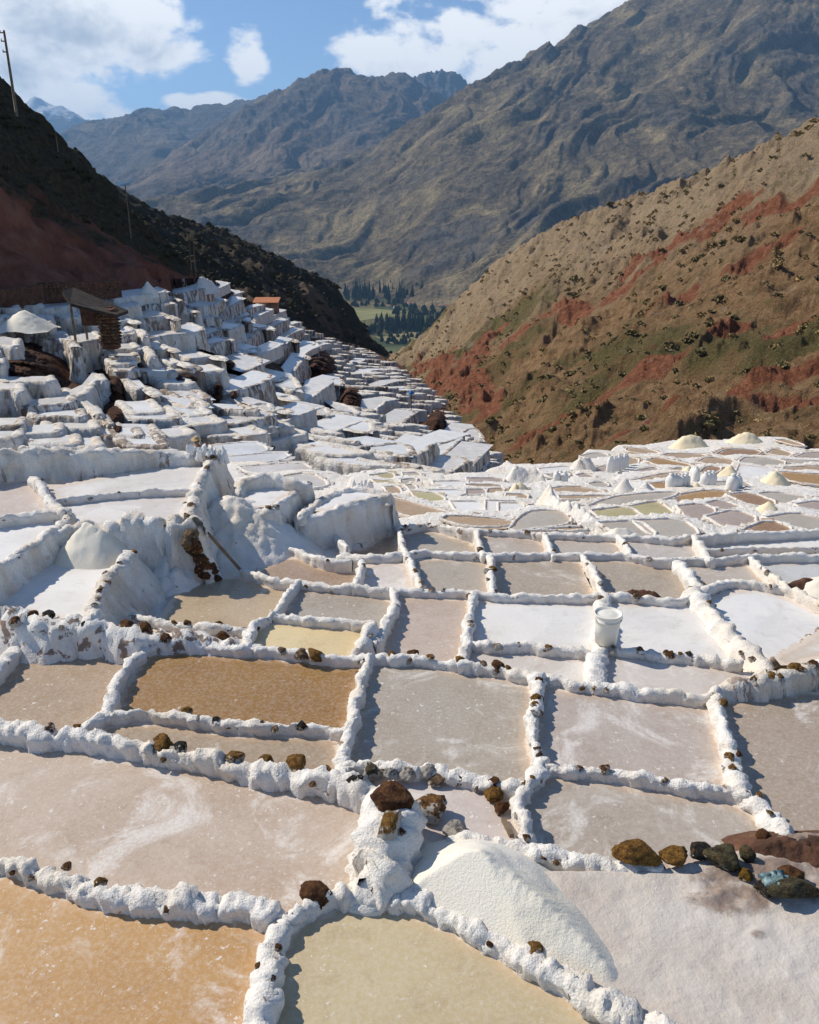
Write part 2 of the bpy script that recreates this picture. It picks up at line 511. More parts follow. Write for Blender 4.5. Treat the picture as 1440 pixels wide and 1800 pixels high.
def hillside_material():
    m, t = material('hillside_earth')
    p = t.pos()
    n1 = t.noise(p, .09, 6, .62, .4); n2 = t.noise(p, .5, 6, .66, .3); n3 = t.noise(p, 2.4, 5, .7)
    red = t.attr('red'); grn = t.attr('green'); pale = t.attr('pale')
    col = t.ramp(n2, [(.28, (.09, .058, .030)), (.48, (.20, .122, .062)), (.70, (.30, .20, .11))])
    col = t.mix(t.math('MULTIPLY', pale, .52), col, t.ramp(n3, [(.3, (.17, .135, .09)), (.55, (.34, .275, .19)), (.75, (.43, .37, .28))]))
    gm = t.math('MULTIPLY', t.ss(t.math('ADD', t.math('MULTIPLY', n2, .6), t.math('MULTIPLY', grn, .45)), .42, .62), .9)
    col = t.mix(gm, col, t.ramp(n3, [(.3, (.05, .046, .018)), (.55, (.105, .09, .036)), (.8, (.19, .15, .065))]))
    rm = t.ss(t.math('ADD', red, t.math('MULTIPLY', t.math('SUBTRACT', n2, .5), .85)), .26, .56)
    col = t.mix(rm, col, t.ramp(t.noise(p, .8, 6, .7), [(.3, (.10, .042, .024)), (.5, (.20, .078, .042)), (.72, (.29, .145, .085))]))
    rk = t.ss(t.noise(p, .22, 6, .7, .5), .60, .68)
    col = t.mix(t.math('MULTIPLY', rk, .5), col, (.30, .25, .20))
    dk = t.ss(t.voro(t.vmath('ADD', p, t.vmath('SCALE', t.noise(p, .6, 2, .5, 0, True), s=1.4)), .42), .36, .20)
    col = t.mix(t.math('MULTIPLY', t.math('MULTIPLY', dk, .45), t.math('SUBTRACT', 1, rm)), col, (.075, .068, .028))
    n4 = t.noise(p, 5.5, 5, .75)
    col = t.vmath('SCALE', col, s=t.ss(n4, .30, .70, 1.0, 2.3))
    nrm = t.bump(t.math('ADD', t.math('ADD', n3, n4), t.math('MULTIPLY', n2, 1.2)), 1.0, .7)
    finish(t, col, .95, nrm, .1)
    return m
M['hillside'] = hillside_material()
HILL = [(710, 618, 350), (760, 572, 345), (820, 512, 335), (900, 442, 315), (1000, 386, 285), (1100, 350, 262), (1250, 296, 225), (1440, 210, 185), (1600, 120, 165),
        (1440, 500, 110), (1200, 550, 125), (1000, 640, 150), (850, 650, 210), (780, 620, 280), (1100, 450, 190), (1300, 400, 150),
        (1440, 760, 70), (1300, 765, 72), (1180, 772, 76), (1050, 800, 85), (940, 815, 98), (880, 790, 120), (800, 720, 170), (740, 660, 240),
        (900, 480, 410), (1100, 392, 350), (1250, 335, 320), (1440, 255, 290), (760, 610, 430), (1000, 425, 380), (700, 640, 430), (1650, 180, 260),
        (1440, 850, 58), (1180, 855, 64), (1000, 880, 74), (880, 860, 95), (680, 690, 260), (640, 680, 330), (1650, 640, 75), (1650, 400, 110)]
_c = ctrl(HILL); hill_f = tps(_c[:, :2], _c[:, 2], .0005)
RED = [[(905, 800), (985, 755), (1049, 728), (1100, 700), (1171, 670)], [(1123, 450), (1180, 425), (1240, 400), (1318, 353)], [(1330, 372), (1390, 345), (1440, 318), (1520, 280)],
       [(907, 592), (980, 560), (1065, 527), (1123, 492), (1150, 470)], [(1090, 790), (1197, 756), (1303, 712), (1440, 690), (1550, 660)], [(812, 668), (835, 620), (870, 575)],
       [(1361, 603), (1440, 562), (1500, 540)], [(1130, 570), (1200, 530), (1215, 520)], [(730, 640), (800, 690), (850, 750)], [(1290, 480), (1380, 420)], [(1250, 620), (1330, 590)], [(1180, 770), (1440, 750)]]
red_lines = []
for ln in RED:
    q = [march(hill_f, x, y, 40, 430) for x, y in ln]
    q = [a[:2] for a in q if a is not None]
    if len(q) > 1: red_lines.append((chaikin(np.array(q), 1)))
def hill_detail(v):
    xy = v[:, :2]
    dn = np.array([-.69, -.72]); cr = np.array([.72, -.69])
    u, s = xy @ cr, xy @ dn
    p3 = np.stack([xy[:, 0], xy[:, 1], 0 * u], 1)
    wob = 3.5 * fbm(p3 / 14, 3)
    far = np.clip(v[:, 1] / 120, .6, 2.2)
    gully = ridged(np.stack([(u + wob) / 13, s / 55, 0 * u], 1), 4)
    red = np.zeros(len(v))
    for k, ln in enumerate(red_lines):
        d = segdist(xy + np.stack([wob, -wob], 1) * .5, ln)
        wd = (2.9 + 3.6 * fbm(p3 / 9 + k, 3)) * far * .8
        red = np.maximum(red, np.clip(1.25 - d / np.maximum(wd, .4), 0, 1))
    crag = ridged(np.stack([(u + wob * .4) / 4.5, s / 9, v[:, 2] / 7], 1), 4, .55)
    fine = fbm(p3 / 1.6, 3)
    out = ridged(np.stack([u / 16, s / 20, v[:, 2] * 0 + 3], 1), 3)
    outc = np.clip(out - .85, 0, 1)
    v = v.copy()
    v[:, 2] += 1.2 * far * fbm(p3 / 22, 5, .55) + 1.25 * gully * far ** .5 + .30 * fine + .55 * ridged(np.stack([(u + wob * .5) / 5, s / 11, 0 * u + 2], 1), 4, .6) + red * (.9 * crag - .8) + outc * 1.8 * (1 + .6 * crag)
    px, py = to_px(v)
    grn = np.clip(.36 + .9 * fbm(p3 / 25 + 5, 4) + .25 * fbm(p3 / 5, 3), 0, 1) * np.clip((py - 330) / 220, .15, 1) * np.clip((v[:, 1] - 40) / 60, .5, 1)
    pale = np.clip(1.15 - (py - np.interp(px, [700, 900, 1100, 1440], [620, 450, 360, 220])) / 120 + .5 * fbm(p3 / 18 + 9, 3), 0, 1)
    red = np.clip(red + .42 * np.clip(fbm(p3 / 13 + 21, 4, .6) + .12, 0, 1) * np.clip((py - 470) / 160, 0, 1), 0, 1)
    return v, {'red': np.maximum(red, np.clip(outc * .4, 0, .3)), 'green': grn, 'pale': pale}
right_hill, _, hill_v = terrain('hillside', HILL, polar(-9, 43, 740, 50, 450, 330), hill_detail, M['hillside'],
                        'tan and red scrub-dotted hillside across the ravine', smooth=.0005,
                        snap=fit_skyline(330, 740, [(710, 617), (735, 592), (760, 572), (790, 535), (820, 512), (860, 470), (900, 442), (950, 410), (1000, 386), (1060, 363), (1130, 340), (1250, 298), (1350, 250), (1440, 210), (1520, 170)], 830))

def mountain_material(name, lo, hi, streak, scale, grass=(.25, .20, .10), bump=1.0, snow=False, field=0):
    m, t = material(name)
    p = t.pos()
    q = t.vmath('SCALE', p, s=scale)
    n1 = t.noise(q, 1.0, 7, .62, .4); n2 = t.noise(q, 5.5, 7, .68, .3)
    col = t.ramp(n2, [(.30, tuple(c * .55 for c in lo)), (.5, lo), (.72, hi)])
    col = t.mix(t.math('MULTIPLY', t.ss(n1, .46, .66), .6), col, grass)
    n5 = t.noise(q, 26, 6, .7)
    col = t.vmath('SCALE', col, s=t.ss(n5, .3, .7, .6, 1.4))
    rk = t.attr('rock')
    col = t.mix(t.math('MULTIPLY', rk, .75), col, t.ramp(n2, [(.3, (.045, .045, .05)), (.7, (.15, .135, .12))]))
    # field terraces along the contours
    sp = t.n('ShaderNodeSeparateXYZ'); t.put(sp.inputs[0], p)
    wv = t.math('SINE', t.math('ADD', t.math('MULTIPLY', sp.outputs[2], .16), t.math('MULTIPLY', n1, 22)))
    col = t.mix(t.math('MULTIPLY', t.math('MULTIPLY', t.ss(wv, .55, .95), t.ss(n2, .42, .6)), .30 + field), col, hi)
    if snow:
        sn = t.ss(t.math('ADD', t.math('MULTIPLY', sp.outputs[2], .001), t.math('MULTIPLY', n2, .55)), 1.50, 1.62)
        col = t.mix(sn, col, (.8, .82, .85))
    nrm = t.bump(t.math('ADD', n2, t.math('MULTIPLY', wv, .03)), bump, .12 / scale)
    finish(t, col, .95, nrm, .08)
    return m
M['mtn_big'] = mountain_material('mountain_slope', (.125, .10, .066), (.25, .19, .115), 1, .0045, (.38, .295, .155))
M['mtn_mid'] = mountain_material('mountain_peak', (.14, .105, .075), (.26, .19, .13), 1, .003, (.30, .22, .14))
M['mtn_far'] = mountain_material('mountain_far', (.11, .09, .07), (.20, .16, .12), 1, .002, (.22, .17, .11))
M['mtn_snow'] = mountain_material('mountain_snow', (.10, .10, .11), (.16, .16, .16), 1, .0015, (.12, .12, .12), 1.0, True)

def mtn_detail(scale, amp, down, floor=None, rockt=.5, fine=1.0):
    dn = np.array(down) / np.linalg.norm(down); cr = np.array([-dn[1], dn[0]])
    def f(v):
        xy = v[:, :2]; u, s = xy @ cr, xy @ dn
        p3 = np.stack([xy[:, 0], xy[:, 1], 0 * u], 1)
        wob = .45 * scale * fbm(p3 / (scale * 1.3), 3)
        g = ridged(np.stack([(u + wob) / (scale * .62), s / (scale * 3.6), 0 * u], 1), 5, .5)
        h = fbm(p3 / (scale * 1.6) + 4, 5)
        r = ridged(p3 / (scale * .55) + 8, 5, .58)
        mask = np.clip(fbm(p3 / (scale * 1.5) + 2, 3) * 1.6 + .35, 0, 1)
        v = v.copy()
        v[:, 2] += amp * (g * .85 + h * 1.0 + r * mask * .34 * fine)
        return v, {'rock': np.clip((r * mask - rockt) * 1.2, 0, 1)}
    return f
big, _, _ = terrain('mountain', [
    (1600, -250, 4300), (1440, -150, 4300), (1250, -70, 4350), (1110, 0, 4300), (1000, 58, 4200), (900, 108, 4100), (820, 150, 4000), (720, 212, 3850), (640, 258, 3700), (560, 296, 3550), (450, 318, 3450), (370, 328, 3400), (300, 343, 3350), (220, 352, 3300),
    (1250, 60, 3700), (1440, 60, 3500), (1200, 160, 3300), (1000, 250, 3000), (800, 310, 2900), (1300, 240, 2900), (640, 380, 2900), (480, 390, 2950), (330, 385, 3000), (1440, 250, 2700),
    (770, 520, 2350), (680, 505, 2450), (600, 490, 2550), (500, 450, 2700), (400, 410, 2850), (300, 400, 2950), (900, 490, 2200), (1100, 480, 2050), (1440, 420, 1900), (200, 400, 3000), (1600, 450, 1900),
    ('w', -900, 4600, -150), ('w', -300, 5000, 0), ('w', 500, 5200, 250), ('w', 1500, 5400, 500), ('w', 2800, 5400, 700), ('w', 3400, 3600, 700), ('w', 2400, 2000, 100), ('w', 500, 1700, -330), ('w', -400, 2200, -300)],
    polar(-24, 40, 760, 1750, 5600, 330), mtn_detail(420, 56, (-.62, -.78), rockt=.55, fine=1.0), M['mtn_big'], snap=fit_skyline(330, 760, [(200, 362), (240, 355), (300, 343), (370, 328), (450, 318), (560, 296), (640, 262), (700, 228), (760, 190), (820, 152), (900, 110), (1000, 60), (1110, 0), (1200, -40), (1440, -140), (1600, -200)], 540), label='huge grey-brown mountain slope falling to the valley')
peak, _, _ = terrain('mountain', [
    (600, 117, 6600), (560, 126, 6600), (520, 142, 6550), (470, 164, 6450), (430, 186, 6350), (390, 208, 6200), (340, 240, 6000), (290, 272, 5800), (240, 308, 5600), (200, 335, 5500), (640, 130, 6700), (670, 140, 6800), (700, 124, 6900), (740, 140, 6900), (800, 190, 6700), (870, 230, 6500),
    (600, 220, 5800), (520, 240, 5700), (440, 270, 5500), (700, 250, 5700), (600, 300, 5100), (450, 320, 4900), (350, 330, 4900), (250, 345, 4900), (750, 330, 5000), (150, 345, 5300),
    ('w', -600, 8200, 500), ('w', 500, 8300, 600), ('w', -2000, 7500, 100), ('w', -2600, 6300, 0), ('w', 1600, 7500, 500)],
    polar(-26, 10, 520, 3900, 8200, 200), mtn_detail(620, 88, (-.3, -.95), rockt=.35, fine=1.4), M['mtn_mid'], snap=fit_skyline(200, 520, [(200, 335), (240, 308), (290, 272), (340, 240), (390, 208), (430, 186), (470, 164), (520, 142), (560, 125), (600, 118), (640, 130), (665, 137), (700, 122), (720, 132), (760, 160), (820, 190)], 345), label='pointed brown mountain in the middle distance')
jag, _, _ = terrain('mountain', [
    (700, 170, 8600), (730, 135, 8600), (760, 124, 8600), (785, 122, 8600), (805, 130, 8650), (830, 150, 8700), (870, 190, 8700), (660, 200, 8600), (760, 200, 8000), (820, 220, 8000), (700, 240, 7900),
    ('w', 0, 9600, 700), ('w', 900, 9800, 700), ('w', -600, 8800, 500), ('w', 1600, 8900, 500)],
    polar(-6, 10, 300, 7900, 9500, 90), mtn_detail(260, 58, (-.2, -.97), rockt=.05, fine=1.8), M['mtn_far'], snap=fit_skyline(90, 300, [(690, 160), (715, 148), (730, 137), (745, 129), (760, 122), (775, 126), (790, 121), (800, 123), (815, 140), (840, 165), (880, 190)], 230), label='jagged dark rock peaks behind the pointed mountain')
left, _, _ = terrain('mountain', [
    (60, 250, 9000), (110, 226, 8900), (160, 212, 8800), (200, 205, 8700), (260, 188, 8600), (300, 190, 8500), (350, 186, 8500), (420, 176, 8600), (480, 165, 8800), (0, 270, 9000), (-120, 290, 9000),
    (300, 240, 7600), (200, 260, 7600), (150, 300, 7000), (100, 300, 7200), (250, 320, 6500), (0, 330, 7000), (400, 230, 7800), (100, 345, 6400),
    ('w', -4500, 10500, 300), ('w', -2500, 10800, 600), ('w', -500, 10500, 600), ('w', -5000, 8000, -100)],
    polar(-32, -6, 360, 6200, 10400, 140), mtn_detail(700, 80, (.1, -.99), rockt=.45), M['mtn_far'], snap=fit_skyline(140, 360, [(60, 250), (100, 232), (150, 215), (200, 205), (260, 188), (300, 190), (350, 187), (420, 178), (480, 165)], 340), label='long hazy ridge under the low clouds')
snow, _, _ = terrain('mountain', [
    (20, 215, 14000), (50, 190, 14000), (64, 178, 14000), (80, 192, 14000), (110, 205, 14000), (150, 225, 14000), (-60, 240, 14000), (200, 250, 14000), (60, 280, 12500), (0, 300, 12500), (150, 300, 12500),
    ('w', -7000, 15500, 1100), ('w', -5500, 15500, 1100), ('w', -9000, 14000, 700)],
    polar(-34, -16, 160, 12200, 15200, 50), mtn_detail(800, 70, (.1, -.99), rockt=.3), M['mtn_snow'], 'far blue mountain with a small snow cap')

# valley floor
def valley_material():
    m, t = material('valley_fields')
    p = t.pos()
    v = t.voro(t.vmath('MULTIPLY', p, (1, .45, 0)), .012, 'F1', 'Color')
    sp = t.n('ShaderNodeSeparateColor'); t.put(sp.inputs[0], v)
    col = t.ramp(sp.outputs[0], [(.2, (.06, .075, .025)), (.5, (.11, .11, .04)), (.8, (.20, .16, .07))])
    col = t.mix(t.math('MULTIPLY', t.noise(p, .03, 5, .6), .6), col, (.05, .06, .025))
    finish(t, col, .95, None, .1)
    return m
M['valley'] = valley_material()
VZ = -232.0
xy, nr, na = polar(-24, 30, 60, 1000, 3600, 40)
obj('valley_floor', mesh('valley_floor', np.concatenate([xy, np.full((len(xy), 1), VZ)], 1), grid_faces(nr, na), M['valley']), kind='structure', label='green valley floor of fields and trees')
def field(pts, stops, label, h):
    q = at_z(*np.array(pts, float).T, VZ + h)
    obj('field', mesh('field', q, [list(range(len(q)))[::-1]], simple('field_crop', stops, .02, .95, .2, .3, .2)), kind='structure', label=label)
field([(622, 541), (700, 545), (742, 551), (700, 556), (650, 561), (615, 566)], [(.3, (.14, .15, .045)), (.7, (.30, .27, .11))], 'pale straw and green field in the valley', .5)
field([(660, 592), (700, 585), (760, 582), (745, 600), (690, 604)], [(.3, (.17, .15, .06)), (.7, (.34, .27, .13))], 'small tan field below the dark trees', .5)
field([(675, 610), (730, 608), (720, 625), (690, 628)], [(.3, (.07, .09, .03)), (.7, (.13, .14, .05))], 'green field at the mouth of the ravine', .6)

# ------------------------------------------------------------------ left side: red cliff and the dark ridge behind it
def cliff_material(name, red, dark, hi):
    m, t = material(name)
    p = t.pos()
    n2 = t.noise(t.vmath('MULTIPLY', p, (1, 1, .5)), .42, 7, .68, .5); n3 = t.noise(p, 2.2, 5, .7)
    veg = t.attr('veg')
    col = t.ramp(n2, [(.28, tuple(c * .35 for c in red)), (.5, red), (.74, hi)])
    vm = t.ss(t.math('ADD', veg, t.math('MULTIPLY', t.math('SUBTRACT', n2, .5), 1.3)), .35, .62)
    col = t.mix(vm, col, t.ramp(n3, [(.3, tuple(c * .4 for c in dark)), (.6, dark), (.8, tuple(c * 2.2 for c in dark))]))
    finish(t, col, .95, t.bump(t.math('ADD', n3, t.math('MULTIPLY', n2, 2)), .9, .6), .08)
    return m
M['cliff'] = cliff_material('red_cliff', (.27, .105, .068), (.085, .068, .04), (.40, .19, .13))
M['ridge'] = cliff_material('shaded_ridge', (.10, .072, .05), (.045, .04, .024), (.19, .145, .09))  # low albedo: the shade on this slope is put into its colour
CLIFF = [(-60, 130, 78), (0, 185, 76), (30, 212, 76), (70, 232, 78), (110, 275, 80), (160, 308, 83), (200, 338, 86), (250, 386, 90), (300, 438, 93), (335, 480, 96),
         (0, 300, 67), (100, 360, 72), (200, 420, 80), (-100, 300, 60), (50, 420, 63), (150, 440, 68), (250, 455, 82),
         (0, 500, 58), (100, 496, 62), (200, 493, 68), (300, 487, 80), (330, 488, 90), (-100, 525, 52), (0, 560, 52), (150, 540, 58), (300, 520, 70), (360, 510, 92), (-250, 600, 44),
         ('w', -47, 72, 19), ('w', -58, 74, 26), ('w', -70, 78, 33), ('w', -100, 100, 46), ('w', -66, 135, 12), ('w', -42, 140, -14), ('w', -52, 140, -5), ('w', -100, 55, 40), ('w', -60, 48, 22), ('w', -60, 30, 12), ('w', -30, 135, -24), ('w', -45, 30, 5), ('w', -20, 80, -24), ('w', -22, 98, -26), ('w', -16, 66, -22), ('w', -25, 118, -26), ('w', -130, 90, 52)]  # out-of-view rise at the left, shaped for the shadow it throws on the terraces
def cliff_detail(v):
    p = v.copy()
    st = np.stack([p[:, 0] / 5, p[:, 1] / 5, p[:, 2] / 9], 1)
    px, py = to_px(v)
    edge = np.clip(1 - np.abs(v[:, 2] + 4.5) / 3, 0, 1)
    v = v.copy()
    k = np.clip((v[:, 2] + 9) / 5, 0, 1)
    v[:, 2] += k * (.8 * ridged(st, 5, .55) + .8 * fbm(p / 11, 4) - 1.0 + .3 * fbm(p / 1.3, 3))
    v[:, 0] += k * .9 * fbm(p / 3.1 + 7, 4)
    base = np.interp(px, [0, 330], [505, 488]); top = np.interp(px, [0, 70, 160, 250, 335], [150, 203, 297, 386, 480])
    rel = (base - py) / np.maximum(base - top, 20)
    veg = np.clip(rel * 1.5 - .35 + .5 * fbm(p / 9, 4), 0, 1)
    return v, {'veg': veg}
cliff, cliff_f, cliff_v = terrain('cliff', CLIFF, polar(-62, -13.5, 330, 36, 170, 260), cliff_detail, M['cliff'], 'shaded dark red earth cliff above the terraces', smooth=.0004, snap=fit_skyline(260, 330, [(-40, 118), (0, 150), (20, 178), (40, 190), (70, 205), (95, 235), (110, 258), (140, 285), (160, 298), (200, 340), (250, 388), (300, 440), (335, 480)], 510))
RIDGE = [(150, 300, 250), (190, 320, 260), (230, 346, 270), (270, 374, 280), (330, 388, 290), (400, 409, 310), (470, 442, 330), (540, 476, 350), (590, 500, 360), (622, 540, 368), (640, 588, 372), (690, 628, 380), (700, 650, 380),
         (200, 430, 190), (300, 480, 180), (400, 510, 205), (480, 550, 240), (560, 590, 270), (640, 622, 320), (560, 530, 310), (480, 490, 280), (380, 450, 250), (640, 660, 290), (700, 690, 300),
         ('w', -150, 380, 20), ('w', -120, 440, -20), ('w', -60, 470, -90), ('w', 0, 460, -130), ('w', -180, 250, 40), ('w', 20, 400, -110)]
def ridge_detail(v):
    p = v.copy(); px, py = to_px(v)
    v = v.copy()
    v[:, 2] += 3.5 * ridged(np.stack([p[:, 0] / 22, p[:, 1] / 30, p[:, 2] / 40], 1), 5, .55) + 4 * fbm(p / 40, 4) + .8 * fbm(p / 5, 3) - 5
    return v, {'veg': np.clip(.55 + .7 * fbm(p / 30, 4), 0, 1)}
ridge, ridge_f, ridge_v = terrain('ridge', RIDGE, polar(-36, 1, 380, 150, 480, 220), ridge_detail, M['ridge'], 'dark scrubby ridge dropping to the valley mouth', smooth=.0004, snap=fit_skyline(220, 380, [(160, 302), (190, 318), (230, 345), (270, 372), (330, 388), (400, 407), (470, 441), (540, 475), (590, 500), (622, 540), (640, 588), (690, 627)], 640))
# ------------------------------------------------------------------ salt pans close by
GY = [700, 770, 790, 820, 850, 880, 930, 980, 1040, 1150, 1300, 1500, 1800, 2400]
GD = [11.4, 9.3, 8.6, 7.6, 6.6, 5.8, 5.0, 4.72, 4.57, 4.47, 4.40, 4.34, 4.30, 4.28]
def G(py): return np.interp(py, GY, GD)
_gy = np.linspace(740, 2400, 800)
_gd = at_z(np.full(800, 720.), _gy, -G(_gy))
def G_at(y): return np.interp(y, _gd[::-1, 1], -_gd[::-1, 2])
H0 = .06
def crest(pts, drop):
    p = np.array(pts, float)
    z = -G(p[:, 1]) + H0 if drop is None else -np.broadcast_to(np.asarray(drop, float), (len(p),))
    return at_z(p[:, 0], p[:, 1], z)

PANS = {}
CARVE = []
FARP = []
def pan(key, desc, pts, col, crust=.3, wet=.4, drop=None, rim=None, group=None, level=None, label=None):
    """one salt pan: a sheet of brine or crust at its own level; pts follow the tops of the dams around it"""
    p = np.array(pts, float)
    if rim:
        p = p.mean(0) + (p - p.mean(0)) * 1.24
        level = -float(G(p[:, 1].mean())); drop = -level
    xyz = crest(p, drop)
    if level is None:
        level = (-G(p[:, 1].min()) - .03) if drop is None else -np.max(drop) - .07
    q = xyz.copy(); q[:, 2] = level
    q2, _ = resample(q if rim else chaikin(np.concatenate([q, q[:1]]), 1)[:-1], max(.15, float(q[:, 1].mean()) * .012), True)
    stp = max(.04, float(q2[:, 1].mean()) * .006)
    lo_, hi_ = q2[:, :2].min(0) - stp, q2[:, :2].max(0) + stp
    nx_, ny_ = (np.ceil((hi_ - lo_) / stp).astype(int) + 1)
    GX, GYY = np.meshgrid(lo_[0] + stp * np.arange(nx_), lo_[1] + stp * np.arange(ny_))
    gp = np.stack([GX.ravel(), GYY.ravel()], 1)
    ins = in_poly(gp, q2[:, :2])
    fc = grid_faces(ny_, nx_); fc = fc[ins[fc].any(1)]
    used, inv = np.unique(fc, return_inverse=True)
    gp = gp[used]; ed_ = segdist(gp, np.concatenate([q2[:, :2], q2[:1, :2]]))
    me = mesh('salt_pan', np.column_stack([gp, np.full(len(gp), level)]), inv.reshape(-1, 4), M['brine'], False, {'edge': np.clip(ed_ / min(.26, .16 * math.sqrt(max(.05, np.prod(hi_ - lo_)))), 0, 1)})
    # make sure the sheet faces up
    if me.polygons[0].normal.z < 0: me.flip_normals()
    o = obj('salt_pan', me, label=label or desc, cat='salt pan', group=group, color=col, crust=float(crust), wet=float(wet))
    PANS[key] = (o, desc)
    CARVE.append((q2[:, :2], level))
    if rim:
        c = xyz.copy(); c[:, 2] = level + .028
        c = np.concatenate([c, c[:1]])
        v, f = dam_mesh(c, rim, .3, .3, closed=True, lump=.35, rough=.4)
        FARP.append((resample(chaikin(np.concatenate([q, q[:1]]), 1), .25)[0][:, :2], level))
        obj('rim', mesh('rim', v, f, M['salt_mid']), o, dirt=float(random.uniform(.0, .35)))
    return o

def dam_mesh(c, wd, hl, hr, flare=(0., 0.), lump=1.0, closed=False, und=.18, seed=None, rough=1.0, step=None):
    """a salt-crusted bank swept along the crest c; hl/hr: how far its left/right face goes down"""
    rs = np.random.default_rng(seed if seed is not None else random.randrange(1 << 30))
    if not closed and max(hl, hr) < .45: wd = wd * .70
    d = float(np.linalg.norm(c, axis=1).mean())
    c = chaikin(c, 1 if closed else 2)
    st = step or max(.019, d * .0034)
    c, s = resample(c, st, False)
    n = len(c); L = s[-1]
    t = np.gradient(c[:, :2], axis=0); t /= np.linalg.norm(t, axis=1)[:, None] + 1e-9
    nx = np.stack([-t[:, 1], t[:, 0]], 1)
    K = 21 if d < 8 else 15 if d < 16 else 11
    hmax = max(hl, hr)
    if hmax > .5: K += int(min(24, (hmax - .5) / st * .6)) // 2 * 2
    # stones under the crust: cells along the bank
    cuts = [0.]
    while cuts[-1] < L: cuts.append(cuts[-1] + wd * rs.uniform(.55, 2.2))
    cuts = np.array(cuts)
    i = np.clip(np.searchsorted(cuts, s, 'right') - 1, 0, len(cuts) - 2)
    u = (s - cuts[i]) / (cuts[i + 1] - cuts[i])
    cs = rs.choice([.1, .35, .8, 1.], len(cuts) + 1, p=[.3, .3, .25, .15])
    ca = np.where(u < .5, cs[i], cs[i + 1])
    sk = rs.uniform(.7, 1.5, len(cuts))[i]
    bul = 1 - ca * np.abs(2 * u ** sk - 1) ** rs.choice([2.5, 4., 7.], len(cuts))[i]
    lowf = fbm(np.stack([s / (wd * 5) + rs.uniform(0, 90), 0 * s, 0 * s], 1), 2)
    big = rs.uniform(-.18, .24, len(cuts))[i] * bul + .45 * lowf
    side = rs.uniform(-.22, .22, len(cuts))[i] * bul * wd * .5
    up = (rs.uniform(-.03, .04, len(cuts))[i] * bul + .05 * fbm(np.stack([s / (wd * 4) + 7.3, 0 * s, 0 * s + wd], 1), 2)) * (wd / .2)
    tt = np.linspace(-1, 1, K)
    a = np.abs(tt); sg = np.sign(tt)
    hs = np.where(tt > 0, hl, hr); fl = np.where(tt > 0, flare[0], flare[1])
    rt = np.minimum(wd * .42, hs * .75)
    top = a <= .5
    th = np.clip(a / .5, 0, 1) * np.pi / 2
    sig = np.clip((a - .5) / .5, 0, 1)
    X = sg * np.where(top, wd / 2 * np.sin(th), wd / 2 + fl * sig ** 1.25 * (hs - rt) - np.where(fl > 0, 0, und * wd * sig))
    Z = np.where(top, -rt * (1 - np.cos(th)), -rt - sig * (hs - rt))
    NX = sg * np.where(top, np.sin(th), 1.); NZ = np.where(top, np.cos(th), .15)
    scale = .88 + lump * (big + .14 * bul - .10)
    off = X[None] * (scale[:, None] * np.where(a <= .75, 1, .5 + .5)[None]) + lump * side[:, None]
    zz = c[:, 2:3] + Z[None] + lump * (up[:, None] + (bul * .045 - .03)[:, None] * (wd / .2)) * np.exp(-2 * sig)[None]
    v = np.empty((n, K, 3))
    v[:, :, 0] = c[:, 0:1] + nx[:, 0:1] * off; v[:, :, 1] = c[:, 1:2] + nx[:, 1:2] * off; v[:, :, 2] = zz
    fv = v.reshape(-1, 3)
    nrm = np.stack([(nx[:, 0:1] * NX[None]), (nx[:, 1:2] * NX[None]), np.broadcast_to(NZ[None], (n, K))], -1).reshape(-1, 3)
    sgn = np.broadcast_to(sig[None], (n, K)).ravel()
    k = min(1., 6. / d)
    disp = wd * .20 * fbm(fv * (1.7 / wd), 3, .6) + .020 * rough * fbm(fv * 9 + 3, 3, .6)
    if d < 14: disp += .009 * rough * (1 - np.abs(perlin(fv * 26)) * 2) + (.005 * perlin(fv * 55) if d < 8 else 0)
    if hmax > .3:   # runs of salt down tall faces
        flute = ridged(fv * np.array([5., 5., .9]) * (.5 if d > 10 else .8), 3, .55)
        disp += sgn * .05 * flute * min(1.4, hmax / .6)
    fv = fv + nrm * disp[:, None]
    v = fv.reshape(n, K, 3)
    if not closed:   # round both ends off
        caps = []
        for e, sg_ in ((0, -1), (n - 1, 1)):
            d0 = v[e] - c[e]
            x0 = d0[:, :2] @ nx[e]
            rings = []
            for k_ in range(1, 7):
                ph_ = k_ * math.pi / 12
                r_ = v[e].copy()
                r_[:, :2] = c[e, :2] + nx[e] * (x0 * math.cos(ph_))[:, None] + sg_ * t[e] * (np.abs(x0) * math.sin(ph_))[:, None]
                r_ += (.05 * wd * fbm(r_ * 6, 2))[:, None] * np.array([1, 1, .5])
                rings.append(r_)
            caps.append(np.array(rings))
        v = np.concatenate([caps[0][::-1], v, caps[1]])
        n = len(v)
    f = grid_faces(n, K)
    return v.reshape(-1, 3), f[:, ::-1]

